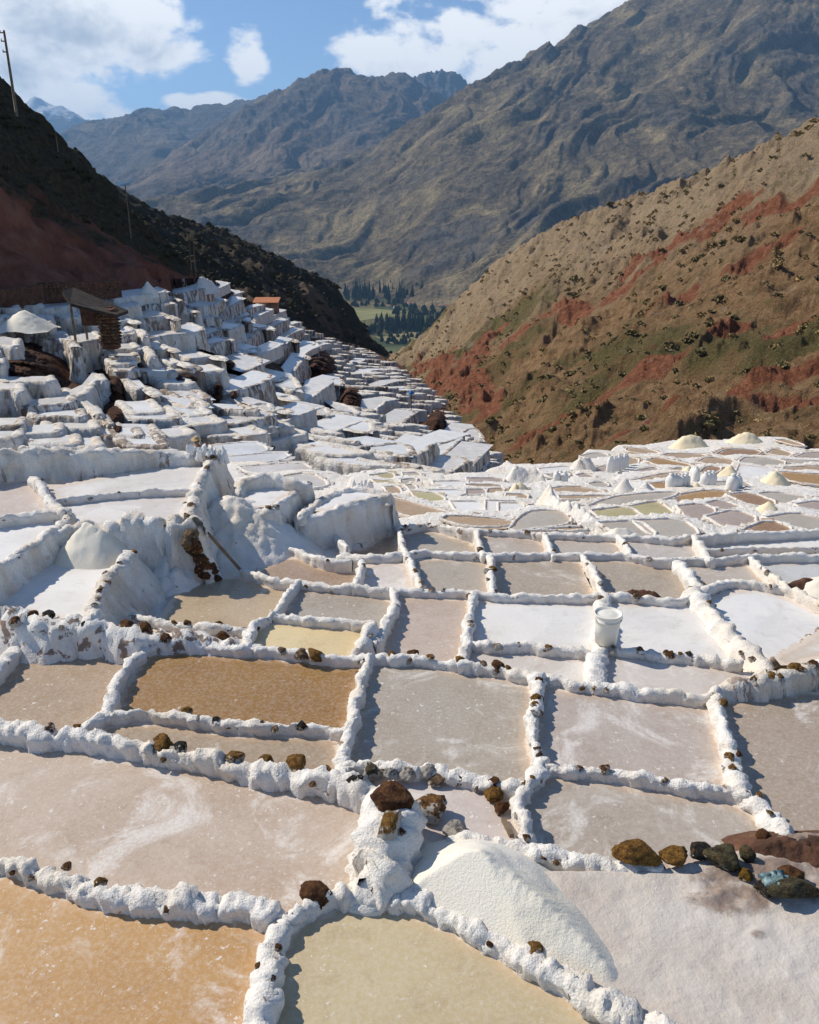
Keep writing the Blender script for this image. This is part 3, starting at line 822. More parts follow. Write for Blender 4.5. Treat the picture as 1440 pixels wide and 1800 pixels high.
DAMS = []
def dam(label, pts, wd=.17, hl=.28, hr=.28, drop=None, flare=(0., 0.), lump=1.0, mat='salt', dirt=0., name='salt_dam', cat='dam', und=.18, rough=1., stones=0, group=None):
    c = crest(pts, drop)
    v, f = dam_mesh(c, wd, hl, hr, flare, lump, und=und, rough=rough)
    o = obj(name, mesh(name, v, f, M[mat]), label=label, cat=cat, group=group, dirt=float(dirt))
    DAMS.append((o, np.array(pts, float), c))
    if stones == 0 and float(c[:, 1].mean()) < 12:
        cc, s = resample(chaikin(c, 2), .02)
        for k in range(int(s[-1] * 1.3) + 1):
            q = cc[random.randrange(2, len(cc) - 2)]
            stone_at(q + np.array([random.uniform(-.38, .38) * wd, random.uniform(-.42, .1) * wd, random.uniform(-.05, -.015)]), random.uniform(.022, .05), o, random.choice(ROCKCOL), random.uniform(.25, .5))
    if stones:
        cc, s = resample(chaikin(c, 2), .02)
        for k in range(stones):
            q = cc[random.randrange(3, len(cc) - 3)]
            stone_at(q + np.array([random.uniform(-.35, .35) * wd, random.uniform(-.3, .1) * wd, -.01]), random.uniform(.035, .075) * (wd / .17) ** .5, o, random.choice(ROCKCOL), random.uniform(.35, .55))
    return o

# ------------------------------------------------------------------ stones
def icosphere(n):
    t = (1 + 5 ** .5) / 2
    v = [(-1, t, 0), (1, t, 0), (-1, -t, 0), (1, -t, 0), (0, -1, t), (0, 1, t), (0, -1, -t), (0, 1, -t), (t, 0, -1), (t, 0, 1), (-t, 0, -1), (-t, 0, 1)]
    f = [(0, 11, 5), (0, 5, 1), (0, 1, 7), (0, 7, 10), (0, 10, 11), (1, 5, 9), (5, 11, 4), (11, 10, 2), (10, 7, 6), (7, 1, 8), (3, 9, 4), (3, 4, 2), (3, 2, 6), (3, 6, 8), (3, 8, 9), (4, 9, 5), (2, 4, 11), (6, 2, 10), (8, 6, 7), (9, 8, 1)]
    v = [np.array(q, float) / np.linalg.norm(q) for q in v]
    for _ in range(n):
        cache, nf = {}, []
        def mid(a, b):
            k = (min(a, b), max(a, b))
            if k not in cache:
                m = v[a] + v[b]; v.append(m / np.linalg.norm(m)); cache[k] = len(v) - 1
            return cache[k]
        for a, b, c in f:
            ab, bc, ca = mid(a, b), mid(b, c), mid(c, a)
            nf += [(a, ab, ca), (b, bc, ab), (c, ca, bc), (ab, bc, ca)]
        f = nf
    return np.array(v), np.array(f)
def rock_mesh(name, seed, sub=3, cuts=9, flat=.8, rough=.12, mat='rock'):
    rs = np.random.default_rng(seed)
    v, f = icosphere(sub)
    v = v * np.array([1.15, .95, flat])
    for _ in range(cuts):
        n = rs.normal(size=3); n /= np.linalg.norm(n); h = rs.uniform(.5, .82)
        d = v @ n - h
        v = v - np.where(d > 0, d * .93, 0)[:, None] * n
    v = v * (1 + rough * fbm(v * 2.1 + seed, 3)[:, None] + .05 * perlin(v * 7 + seed)[:, None])
    return mesh(name, v, f, M[mat], True)
ROCKS = [rock_mesh('stone', 100 + k, 3, 7 + k % 5, .7 + .05 * (k % 4)) for k in range(10)]
LOWROCKS = [rock_mesh('stone', 200 + k, 1, 6, .75) for k in range(6)]
ROCKCOL = [(.42, .21, .055), (.32, .15, .05), (.20, .09, .04), (.44, .26, .10), (.34, .18, .07), (.36, .23, .12), (.30, .15, .06)]
def stone_at(p, r, parent, col, frost=.45, low=False, name='stone', sz=(1, 1, 1)):
    o = obj(name, random.choice(LOWROCKS if low else ROCKS), parent, loc=tuple(p), color=col, frost=float(frost))
    o.rotation_euler = (random.uniform(-.4, .4), random.uniform(-.4, .4), random.uniform(0, 6.28))
    o.scale = (r * sz[0], r * sz[1], r * sz[2])
    return o
OC, BR, DK, TN, OL, WH = (.46, .24, .055), (.25, .11, .045), (.055, .055, .05), (.42, .30, .18), (.19, .165, .09), (.72, .68, .62)
def stones_px(lst):
    """stones seen on the dams: (px, py, width in px, colour, frost); each becomes a part of the dam it sits on"""
    for px, py, wpx, col, frost in lst:
        best = min(DAMS, key=lambda D: np.min(np.hypot(chaikin(D[1], 1)[:, 0] - px, chaikin(D[1], 1)[:, 1] - py)))
        pp = chaikin(np.concatenate([best[1], best[2]], 1), 2)
        k = np.argmin(np.hypot(pp[:, 0] - px, pp[:, 1] - py))
        q = at_z(px, py, pp[k, 4] + .01)
        r = wpx / 1440 * (q[1] * CT - q[2] * ST) / 2 * .95
        stone_at(q - np.array([0, 0, r * .30]), r * 1.05, best[0], col, frost + .06)

# colours of the brine
ORANGE, PINK, CREAM, TAN, GREY, OCHRE, ROSE = (.50, .285, .105), (.52, .41, .32), (.54, .44, .265), (.38, .29, .20), (.40, .345, .28), (.30, .16, .04), (.50, .40, .33)
WHITE, PALE, YELLOW, BROWN, OLIVE, ICE = (.72, .71, .69), (.60, .54, .49), (.72, .58, .32), (.36, .25, .17), (.47, .42, .22), (.56, .57, .57)

pan('A', 'orange brine pan filling the bottom left corner', [(-60, 1500), (0, 1513), (70, 1534), (167, 1565), (272, 1577), (389, 1583), (486, 1600), (482, 1653), (465, 1700), (455, 1789), (440, 1880), (-60, 1900)], ORANGE, .42, .45)
pan('B', 'wide pinkish pan with white crust flecks above the orange pan', [(-60, 1268), (0, 1276), (87, 1286), (208, 1300), (323, 1324), (451, 1347), (571, 1367), (658, 1392), (672, 1450), (640, 1520), (602, 1566), (532, 1593), (486, 1600), (389, 1583), (272, 1577), (167, 1565), (70, 1534), (0, 1513), (-60, 1500)], PINK, .55, .3)
pan('C', 'rounded cream pan at the bottom centre', [(532, 1593), (602, 1566), (649, 1566), (711, 1573), (769, 1593), (859, 1640), (929, 1682), (1027, 1734), (1110, 1775), (1200, 1815), (1250, 1880), (440, 1880), (455, 1789), (465, 1700), (482, 1653)], CREAM, .12, .45)
pan('E', 'narrow tan strip pan below the ochre pool', [(139, 1279), (188, 1255), (257, 1251), (354, 1265), (434, 1272), (530, 1274), (603, 1281), (599, 1326), (603, 1345), (658, 1392), (571, 1367), (478, 1343), (410, 1338), (323, 1324), (250, 1307)], TAN, .2, .45)
pan('F', 'deep ochre brine pool left of the grey centre pan', [(257, 1137), (323, 1126), (399, 1137), (500, 1142), (589, 1152), (651, 1152), (634, 1194), (620, 1263), (603, 1281), (530, 1274), (434, 1272), (354, 1265), (257, 1251), (188, 1255), (194, 1234), (212, 1182)], OCHRE, .03, .45)
pan('G', 'large square grey pan in the centre', [(651, 1152), (724, 1152), (811, 1166), (905, 1178), (947, 1190), (937, 1259), (936, 1296), (955, 1340), (930, 1374), (887, 1378), (818, 1360), (745, 1350), (658, 1343), (603, 1343), (606, 1294), (620, 1263), (634, 1194)], GREY, .42, .4)
pan('H', 'tan pan at the left edge beside the ochre pool', [(52, 1109), (139, 1098), (257, 1137), (212, 1182), (194, 1234), (188, 1255), (139, 1279), (35, 1283), (0, 1276), (-60, 1268), (-60, 1200), (0, 1172), (17, 1147)], (.40, .29, .19), .25, .4)
pan('H2', 'small orange corner pan under the thick left dam', [(-60, 1085), (0, 1085), (52, 1109), (17, 1147), (0, 1172), (-60, 1200)], (.58, .36, .18), .15, .4)
pan('I', 'tan pan half in the shadow of the salt wall', [(280, 1062), (300, 1030), (319, 1010), (380, 1000), (445, 1006), (525, 1022), (503, 1044), (483, 1078), (442, 1100), (399, 1102), (347, 1099), (243, 1083)], (.46, .35, .22), .2, .45)
pan('I2', 'sliver of pale pan behind the thick left dam', [(243, 1090), (347, 1099), (434, 1106), (434, 1136), (382, 1128), (312, 1118)], (.72, .60, .48), .3, .3)
pan('J', 'small pale yellow pan above the ochre pool', [(442, 1100), (481, 1080), (572, 1089), (651, 1094), (644, 1116), (626, 1143), (589, 1152), (500, 1142), (434, 1136)], YELLOW, .1, .45)
pan('K', 'grey-tan pan directly behind the yellow pan', [(525, 1022), (608, 1029), (687, 1035), (698, 1055), (684, 1080), (666, 1120), (651, 1094), (572, 1089), (481, 1080), (503, 1044)], GREY, .25, .4)
pan('L', 'pinkish pan with white flecks beside the bucket row', [(691, 1037), (763, 1037), (832, 1042), (828, 1073), (821, 1127), (811, 1166), (724, 1152), (655, 1152), (666, 1120), (684, 1080), (698, 1055)], ROSE, .45, .35)
pan('M', 'white crusted pan left of the white bucket', [(832, 1042), (900, 1045), (1005, 1047), (1061, 1045), (1061, 1127), (1046, 1140), (990, 1139), (926, 1133), (857, 1132), (821, 1127), (828, 1073)], WHITE, .8, .25)
pan('N', 'white crusted pan right of the white bucket', [(1061, 1045), (1140, 1049), (1222, 1044), (1249, 1067), (1290, 1115), (1335, 1160), (1294, 1161), (1219, 1150), (1140, 1142), (1061, 1139)], (.72, .70, .68), .75, .25)
pan('O', 'pale pan below the bucket, left of its wall', [(821, 1127), (857, 1132), (926, 1133), (990, 1139), (1046, 1143), (1048, 1198), (1012, 1199), (960, 1187), (905, 1178), (811, 1166)], PALE, .6, .3)
pan('P', 'pale pan below the bucket, right of its wall', [(1061, 1139), (1140, 1142), (1219, 1150), (1294, 1161), (1340, 1175), (1300, 1195), (1252, 1216), (1200, 1221), (1144, 1214), (1080, 1204), (1048, 1198)], PALE, .55, .3)
pan('Q', 'rose-grey pan streaked with white crust, right of centre', [(947, 1190), (1012, 1199), (1080, 1204), (1144, 1214), (1230, 1225), (1262, 1217), (1271, 1277), (1290, 1337), (1300, 1385), (1256, 1382), (1189, 1375), (1125, 1362), (1050, 1352), (955, 1342), (936, 1296), (937, 1259)], (.46, .39, .34), .6, .4)
pan('R', 'mottled brown pan at the right edge', [(1262, 1217), (1331, 1205), (1406, 1205), (1520, 1195), (1520, 1480), (1440, 1480), (1385, 1460), (1350, 1424), (1309, 1394), (1290, 1337), (1271, 1277)], (.38, .30, .23), .42, .4)
pan('S', 'grey pan above the loose brown stones', [(955, 1342), (1050, 1352), (1125, 1362), (1189, 1375), (1256, 1382), (1309, 1394), (1350, 1424), (1369, 1450), (1340, 1478), (1260, 1500), (1095, 1516), (986, 1501), (900, 1479), (921, 1445), (913, 1410), (930, 1374)], (.43, .37, .31), .45, .4)
pan('V', 'small whitish pan behind the rock column', [(658, 1350), (745, 1352), (818, 1360), (887, 1378), (915, 1390), (921, 1445), (900, 1479), (830, 1475), (740, 1470), (690, 1400)], (.60, .52, .48), .6, .3)
pan('U', 'white pan at the right edge behind the thick diagonal dam', [(1222, 1041), (1308, 1020), (1382, 1030), (1440, 1055), (1520, 1085), (1520, 1100), (1440, 1112), (1395, 1146), (1350, 1165), (1290, 1110)], (.74, .74, .74), .7, .3)
pan('U2', 'sunken brown-edged pan at the right edge', [(1361, 1163), (1417, 1133), (1520, 1085), (1520, 1150), (1440, 1161), (1380, 1180)], (.62, .55, .47), .5, .3, level=-4.36)
# row behind
pan('a', 'brown pan partly shaded, behind the plank', [(470, 975), (521, 966), (583, 984), (637, 984), (629, 1019), (608, 1029), (525, 1022), (445, 1006), (425, 1000)], BROWN, .1, .5)
pan('b', 'small white-crusted square pan in the second row', [(637, 982), (714, 975), (727, 997), (738, 1035), (687, 1035), (622, 1028)], (.62, .55, .50), .75, .3)
pan('c', 'grey pan between two stone-topped dams in the second row', [(714, 975), (774, 970), (864, 975), (862, 997), (866, 1042), (799, 1038), (738, 1035)], GREY, .3, .4)
pan('d', 'wide grey-brown pan in the second row', [(864, 975), (938, 973), (1024, 973), (1039, 993), (1060, 1042), (1005, 1047), (900, 1045), (866, 1042)], (.40, .33, .255), .3, .4)
pan('e', 'grey-brown pan with a brown clod on its dam', [(1024, 973), (1098, 973), (1168, 983), (1199, 981), (1230, 1024), (1222, 1044), (1140, 1049), (1060, 1042), (1039, 993)], (.41, .345, .27), .32, .4)
pan('f', 'grey pan left of the salt heap at the right edge', [(1199, 981), (1269, 981), (1316, 977), (1362, 1012), (1382, 1030), (1308, 1020), (1226, 1041)], (.48, .42, .36), .35, .4)
pan('g', 'pale grey pan with the cut-off heap at the right edge', [(1316, 977), (1440, 975), (1520, 972), (1520, 1085), (1440, 1055), (1382, 1030), (1362, 1012)], ICE, .5, .35)
pan('h', 'small white pan shaded by the white block', [(503, 961), (532, 934), (575, 930), (608, 959), (660, 976), (637, 984), (583, 984), (521, 966)], (.66, .64, .63), .6, .35)
pan('i', 'brown shaded pan at the foot of the white block', [(575, 930), (620, 945), (694, 922), (705, 946), (714, 975), (640, 972), (608, 959)], BROWN, .15, .45)
pan('j', 'grey pan in the third row beside the shaded pan', [(700, 925), (745, 921), (810, 928), (839, 932), (841, 950), (850, 973), (774, 970), (714, 975), (705, 946)], GREY, .35, .4)
pan('k', 'grey pan in the third row, second from the shaded pan', [(839, 932), (882, 932), (958, 938), (967, 958), (971, 973), (889, 975), (850, 973), (841, 950)], (.46, .39, .33), .3, .4)
pan('l', 'grey pan in the third row, third from the shaded pan', [(958, 938), (1036, 940), (1090, 942), (1102, 958), (1107, 973), (1024, 973), (971, 973)], (.47, .41, .35), .3, .4)
pan('m', 'bluish grey pan in the third row', [(1090, 942), (1152, 944), (1222, 942), (1234, 958), (1246, 981), (1168, 983), (1107, 973)], (.50, .46, .42), .35, .45)
pan('n', 'bright white pan in the third row at the right', [(1222, 942), (1327, 936), (1440, 931), (1520, 928), (1520, 962), (1440, 962), (1269, 964), (1240, 966)], WHITE, .7, .35)
pan('o', 'thin white strip pan in the third row at the right', [(1240, 966), (1269, 964), (1343, 962), (1520, 960), (1520, 973), (1366, 975), (1246, 981)], PALE, .6, .35)
# raised blocks on the left
pan('b1a', 'shaded pink pan at the left edge below the tall back wall', [(-60, 850), (0, 843), (52, 835), (63, 838), (80, 868), (110, 897), (52, 900), (0, 909), (-60, 918)], (.58, .49, .44), .45, .35, 3.95)
pan('b1b', 'white pan below the jagged salt crystals', [(63, 838), (90, 848), (174, 834), (278, 814), (372, 797), (355, 835), (340, 860), (250, 862), (146, 872), (104, 876)], (.70, .67, .64), .6, .35, 3.95)
pan('b1c', 'white pan on the high block, nearer of its two', [(104, 876), (146, 872), (250, 862), (340, 860), (333, 906), (340, 918), (226, 918), (120, 925), (108, 898)], (.68, .64, .61), .6, .3, 3.95)
pan('b2', 'bright white raised pan at the left edge', [(-60, 914), (0, 909), (52, 900), (115, 899), (115, 916), (80, 937), (35, 968), (0, 989), (-60, 1030)], (.78, .77, .76), .6, .25, 3.96)
pan('b3', 'bright white raised pan above the thick left dam', [(100, 962), (181, 965), (229, 970), (194, 1007), (167, 1048), (163, 1085), (87, 1080), (31, 1066), (-60, 1050), (40, 1000)], (.80, .78, .75), .6, .2, 4.2)
pan('b4', 'white pan on the block with the red-stained wall', [(430, 893), (428, 865), (447, 843), (476, 838), (535, 847), (517, 864), (488, 883), (474, 893)], (.79, .78, .77), .6, .25, 4.3, level=-4.29)
pan('b5', 'white pan on the long fluted block', [(532, 901), (560, 880), (601, 860), (640, 860), (680, 868), (650, 876), (614, 887), (582, 899)], (.79, .78, .77), .6, .25, 4.5, level=-4.48)

# ---- dams
dam('lumpy white dam with round boulders above the orange pan', [(-60, 1500), (0, 1513), (39, 1515), (70, 1534), (113, 1544), (167, 1565), (218, 1573), (272, 1577), (331, 1581), (389, 1583), (440, 1587), (490, 1600)], .19, .32, .28, lump=1.5)
dam('thick white bank between the orange and the cream pan', [(535, 1590), (506, 1610), (482, 1653), (467, 1690), (463, 1731), (455, 1789), (440, 1870)], .27, .3, .3, lump=.9)
dam('short dam with the upright brown stone above the cream pan', [(515, 1605), (532, 1593), (567, 1581), (602, 1568), (622, 1564), (649, 1566), (680, 1570), (720, 1574)], .19, .3, .3, lump=1.2)
dam('white dam between the cream pan and the big salt heap', [(700, 1570), (738, 1577), (769, 1593), (804, 1608), (828, 1620), (859, 1640), (890, 1655), (929, 1682), (975, 1705), (1027, 1738), (1065, 1762), (1110, 1780), (1170, 1802), (1250, 1850)], .21, .3, .3, lump=1.3)
dam('long white dam studded with ochre stones above the pink pan', [(-60, 1268), (0, 1276), (35, 1283), (87, 1286), (139, 1290), (174, 1293), (208, 1300), (250, 1307), (288, 1317), (323, 1324), (365, 1328), (410, 1338), (451, 1347), (500, 1352), (523, 1357), (571, 1367), (624, 1381), (668, 1396)], .24, .3, .36, lump=1.3, drop=[4.3] * 18)
dam('tall white rock column topped with brown boulders', [(690, 1388), (690, 1412), (682, 1450), (670, 1490), (658, 1522), (648, 1550)], .40, .60, .50, drop=[3.95, 3.95, 3.97, 4.02, 4.12, 4.24], flare=(.10, .08), lump=.8, name='rock_column', cat='rock column', rough=1.6)
dam('stony dam below the ochre pool', [(180, 1258), (222, 1253), (257, 1251), (288, 1255), (323, 1258), (354, 1265), (396, 1269), (434, 1272), (485, 1275), (530, 1274), (565, 1277), (608, 1282)], .10, .2, .2, lump=1.7)
dam('white dam between the ochre pool and the grey centre pan', [(651, 1150), (640, 1175), (634, 1194), (624, 1232), (620, 1263), (606, 1294), (599, 1326), (606, 1350)], .15, .26, .26, lump=1.2)
dam('low crumbly dam at the near side of the grey centre pan', [(600, 1342), (624, 1340), (658, 1343), (700, 1350), (745, 1350), (783, 1353), (818, 1360), (853, 1369), (887, 1378), (920, 1380)], .15, .24, .24, lump=1.5)
dam('stone-studded dam on the right of the grey centre pan', [(947, 1186), (945, 1225), (937, 1259), (936, 1296), (949, 1330), (958, 1346), (934, 1371), (917, 1390), (913, 1418), (921, 1445), (928, 1475)], .15, .26, .26, lump=1.5)
dam('stone-topped dam at the far side of the grey centre pan', [(640, 1156), (672, 1152), (693, 1156), (724, 1152), (752, 1157), (783, 1161), (811, 1166), (849, 1169), (877, 1173), (905, 1178), (950, 1188)], .14, .24, .28, lump=1.5)
dam('white dam between the yellow pan and the ochre pool', [(250, 1140), (288, 1130), (323, 1126), (361, 1130), (399, 1137), (451, 1137), (481, 1140), (526, 1145), (558, 1150), (589, 1152), (617, 1154), (648, 1153)], .13, .24, .26, lump=1.3)
dam('white dam between the tan left pan and the ochre pool', [(262, 1132), (257, 1137), (229, 1158), (212, 1182), (198, 1206), (194, 1234), (186, 1256), (163, 1269), (130, 1282)], .14, .26, .26, lump=1.2)
dam('short dam cutting off the orange corner pan', [(62, 1100), (52, 1109), (35, 1123), (17, 1147), (0, 1172), (-60, 1210)], .16, .26, .26, lump=1.4)
dam('thick white left dam capped with dark brown earth', [(-60, 1062), (0, 1074), (42, 1083), (87, 1090), (139, 1093), (194, 1100), (243, 1107), (278, 1114), (312, 1117), (347, 1124), (382, 1128), (417, 1133), (451, 1136)], .26, .2, .5,
    drop=[4.16, 4.17, 4.18, 4.19, 4.21, 4.24, 4.28, 4.33, 4.38, 4.42, 4.45, 4.47, 4.48], flare=(.1, .35), lump=.9, dirt=.35)
dam('dam at the near side of the shaded tan pan', [(235, 1080), (243, 1083), (295, 1095), (347, 1099), (399, 1102), (440, 1104)], .13, .22, .24, lump=1.2, dirt=.2)
dam('short dam on the left of the yellow pan', [(485, 1078), (460, 1086), (442, 1100), (436, 1118), (434, 1137)], .16, .26, .26)
dam('white dam at the far side of the yellow pan', [(478, 1080), (528, 1085), (572, 1089), (615, 1091), (655, 1094)], .13, .24, .26)
dam('high wedge of salt at the right end of the yellow pan', [(655, 1091), (650, 1104), (640, 1124), (626, 1145)], .16, .52, .26, drop=[4.36, 4.36, 4.4, 4.45], flare=(.45, 0), mat='wall', name='salt_wedge', cat='salt wall')
dam('curved dam left of the grey-tan pan', [(527, 1021), (503, 1044), (492, 1066), (480, 1080)], .13, .24, .24)
dam('curved dam right of the grey-tan pan', [(688, 1034), (698, 1055), (684, 1080), (673, 1105), (664, 1124)], .14, .26, .26)
dam('long thin dam behind the yellow and grey-tan pans', [(425, 1000), (445, 1006), (481, 1017), (525, 1022), (564, 1026), (608, 1029), (651, 1033), (687, 1035)], .12, .22, .24)
dam('long thin dam between the second row and the white bucket pans', [(687, 1034), (731, 1037), (763, 1037), (799, 1038), (835, 1040), (864, 1044), (904, 1045), (956, 1047), (1005, 1047), (1035, 1047), (1061, 1042), (1110, 1047), (1140, 1049), (1170, 1052), (1200, 1052), (1222, 1042)], .12, .22, .25, stones=4)
dam('stone-studded dam between the pink pan and the white pan', [(832, 1042), (828, 1073), (824, 1102), (821, 1127), (814, 1149), (808, 1166)], .14, .26, .26, lump=1.5, stones=3)
dam('lumpy dam at the near side of the white bucket pan', [(821, 1128), (857, 1132), (886, 1134), (918, 1131), (956, 1137), (990, 1139), (1030, 1140)], .12, .22, .24, lump=1.5, stones=3)
dam('broad white ramp carrying the white bucket', [(1061, 1042), (1061, 1075), (1059, 1110), (1056, 1140), (1047, 1165), (1049, 1200)], .28, .24, .24, lump=.6)
dam('dam between the two pale pans right of the bucket', [(1052, 1138), (1102, 1139), (1140, 1142), (1177, 1150), (1219, 1150), (1256, 1156), (1300, 1164)], .13, .22, .26, stones=3)
dam('thick diagonal white dam right of the bucket', [(1218, 1036), (1230, 1045), (1249, 1067), (1275, 1097), (1305, 1127), (1335, 1154), (1345, 1175)], .34, .22, .4, drop=[4.5, 4.48, 4.46, 4.43, 4.41, 4.4, 4.42], flare=(0, .35), lump=.6)
dam('white dam below the pale bucket pans', [(930, 1184), (960, 1187), (990, 1190), (1012, 1199), (1050, 1202), (1080, 1204), (1110, 1212), (1144, 1214), (1177, 1216), (1200, 1220), (1230, 1224), (1258, 1214)], .14, .22, .28, lump=1.4)
dam('rocky brown-stained wall at the right edge', [(1250, 1218), (1275, 1200), (1310, 1194), (1340, 1192), (1380, 1182), (1410, 1172), (1440, 1163), (1520, 1135)], .15, .2, .48, drop=[4.38, 4.33, 4.30, 4.28, 4.26, 4.25, 4.24, 4.2], flare=(0, .1), mat='wall', dirt=.34, name='stone_wall', cat='wall', stones=8)
dam('brown earth bank at the edge of the right white pan', [(1350, 1166), (1361, 1161), (1395, 1146), (1417, 1131), (1440, 1112), (1520, 1070)], .16, .2, .26, dirt=.85)
dam('broad lumpy dam between the streaked pan and the right edge pan', [(1258, 1212), (1260, 1225), (1267, 1244), (1271, 1277), (1279, 1307), (1290, 1337), (1297, 1367), (1309, 1394), (1331, 1405), (1350, 1424), (1369, 1450), (1388, 1465)], .22, .26, .26, lump=1.0)
dam('dam between the streaked pan and the grey pan below it', [(955, 1343), (1005, 1351), (1050, 1352), (1087, 1356), (1125, 1362), (1155, 1366), (1189, 1375), (1222, 1379), (1256, 1382), (1310, 1394)], .12, .22, .26, lump=1.3, stones=2)
dam('smooth salt bank at the near side of the grey pan', [(800, 1468), (840, 1470), (900, 1479), (937, 1488), (986, 1501), (1027, 1508), (1069, 1514), (1110, 1516), (1150, 1520)], .22, .22, .2, lump=.5)
dam('pale bank behind the brown shaded pan', [(492, 963), (521, 966), (550, 977), (583, 984), (615, 984)], .12, .22, .24)
dam('cream heaped bank behind the small square pan', [(600, 972), (637, 976), (673, 976), (714, 973)], .28, .22, .26, lump=.5)
dam('thin dam along the second row of pans', [(705, 975), (745, 968), (774, 970), (810, 972), (850, 973), (889, 975), (938, 973), (989, 973), (1024, 973), (1055, 973), (1098, 973), (1133, 979), (1168, 983), (1199, 981)], .12, .22, .28, stones=3)
dam('thin dam along the second row at the right', [(1199, 981), (1230, 981), (1269, 981), (1316, 977), (1366, 975), (1440, 975), (1520, 973)], .12, .22, .28)
dam('short white dam left of the small square pan', [(637, 984), (635, 1001), (629, 1019), (620, 1030)], .13, .24, .24, stones=1)
dam('short stone-topped dam right of the small square pan', [(716, 975), (727, 997), (734, 1015), (740, 1036)], .12, .24, .24, stones=4)
dam('short stone-topped dam left of the wide grey-brown pan', [(864, 974), (862, 997), (864, 1019), (868, 1043)], .13, .24, .24, stones=4)
dam('short dark-spotted dam right of the wide grey-brown pan', [(1024, 973), (1039, 993), (1051, 1016), (1062, 1043)], .13, .24, .24, stones=3)
dam('broad white dam left of the heap-side grey pan', [(1188, 981), (1211, 1004), (1228, 1026), (1222, 1043)], .24, .24, .26, lump=.6)
dam('thin diagonal dam left of the cut-off heap', [(1318, 977), (1343, 997), (1362, 1012), (1384, 1030)], .11, .22, .24, stones=2)
dam('dam at the far side of the right white pan', [(1226, 1040), (1269, 1022), (1308, 1020), (1347, 1026), (1382, 1030), (1405, 1039), (1440, 1055), (1520, 1090)], .14, .24, .26)
dam('stone-dotted dam along the third row of pans', [(690, 924), (716, 925), (745, 921), (774, 923), (810, 928), (846, 932), (882, 932), (919, 934), (958, 938)], .12, .25, .3, stones=5, dirt=.2)
dam('white dam along the third row below the plateau', [(958, 938), (997, 938), (1036, 940), (1074, 940), (1113, 942), (1152, 944), (1191, 946), (1222, 942)], .15, .25, .3)
dam('white dam behind the bright white third-row pan', [(1222, 942), (1269, 938), (1327, 936), (1386, 934), (1440, 931), (1520, 928)], .14, .25, .3)
dam('stone-topped dam right of the brown shaded third-row pan', [(702, 926), (705, 946), (709, 964), (716, 977)], .11, .24, .24, stones=4)
dam('dark-topped dam first in the third row of grey pans', [(839, 931), (841, 950), (850, 975)], .11, .24, .24, stones=2)
dam('short dam second in the third row of grey pans', [(958, 938), (967, 958), (973, 975)], .11, .24, .24, stones=1)
dam('short dam third in the third row of grey pans', [(1088, 942), (1102, 958), (1109, 975)], .11, .24, .24, stones=1)
dam('broad dam left of the bright white third-row pan', [(1218, 942), (1234, 958), (1248, 983)], .18, .24, .24)
dam('thin dam dividing the white third-row pans', [(1240, 966), (1269, 964), (1343, 962), (1440, 962), (1520, 960)], .08, .2, .2)
dam('short ridge at the foot of the fluted block', [(575, 928), (590, 942), (610, 960)], .12, .24, .24)
# walls of the raised blocks
WALL = dict(mat='wall', name='salt_wall', cat='salt wall')
dam('tall shaded salt wall along the left edge behind the raised pans', [(-60, 792), (0, 786), (60, 790), (125, 790), (200, 790), (290, 790), (352, 797)], .26, 1.5, .6, drop=[3.48, 3.52, 3.57, 3.62, 3.67, 3.77, 3.85], flare=(.2, .06), lump=.5, dirt=.2, **WALL)
dam('steep salt wall with stone edge right of the high white pans', [(380, 792), (361, 822), (347, 850), (337, 878), (333, 906), (342, 920)], .22, 1.1, .2, drop=[3.83, 3.86, 3.88, 3.88, 3.88, 3.92], flare=(.20, 0), lump=.5, stones=9, dirt=.1, **WALL)
dam('knobbly front wall of the high white pans', [(108, 924), (187, 920), (226, 916), (278, 916), (338, 920)], .24, .2, .95, drop=3.90, flare=(0, .12), lump=1.4, rough=2., dirt=-.1, **WALL)
dam('curved dam between the left edge pan and the high pans', [(60, 834), (63, 840), (75, 858), (85, 880), (112, 898)], .2, .22, .22, drop=3.87, lump=1.2)
dam('thin lumpy dam across the high white pans', [(100, 877), (146, 872), (198, 866), (250, 862), (338, 859)], .09, .2, .2, drop=3.92, lump=1.5)
dam('white dam behind the bright left edge pan', [(-60, 915), (0, 909), (52, 900), (112, 897)], .16, .25, .25, drop=3.88)
dam('high wall in front of the bright left edge pan', [(122, 900), (115, 916), (80, 937), (35, 968), (0, 989), (-60, 1032)], .16, .45, .2, drop=3.91, flare=(.08, 0), lump=.7, dirt=.1, **WALL)
dam('thin dam at the far side of the raised white pan', [(105, 962), (139, 961), (181, 965), (232, 970)], .12, .22, .22, drop=4.15)
dam('sloping salt wall right of the raised white pan', [(232, 970), (194, 1007), (175, 1035), (167, 1060), (162, 1088)], .2, .72, .2, drop=[4.13, 4.15, 4.16, 4.17, 4.19], flare=(.62, 0), lump=.7, stones=6, dirt=.08, **WALL)
dam('front wall of the block with the red-stained wall', [(424, 888), (445, 896), (474, 894), (488, 883), (517, 864), (540, 850)], .2, .18, .95, drop=[4.28, 4.28, 4.28, 4.28, 4.28, 4.26], flare=(0, .14), lump=.6, stones=6, dirt=.12, **WALL)
dam('red-stained back wall of the white block', [(422, 862), (425, 842), (447, 834), (476, 831), (509, 842), (538, 849)], .18, .7, .4, drop=[4.2, 4.1, 4.06, 4.06, 4.12, 4.2], lump=.6, dirt=.1, **WALL)
dam('long fluted front wall of the second white block', [(528, 905), (543, 904), (582, 899), (614, 887), (650, 876), (682, 866)], .2, .18, .85, drop=[4.5, 4.48, 4.48, 4.48, 4.48, 4.48], flare=(0, .12), lump=.5, dirt=.06, **WALL)
dam('back wall of the second white block', [(528, 903), (560, 880), (601, 859), (640, 858), (682, 867)], .16, .9, .18, drop=4.44, lump=.6, **WALL)
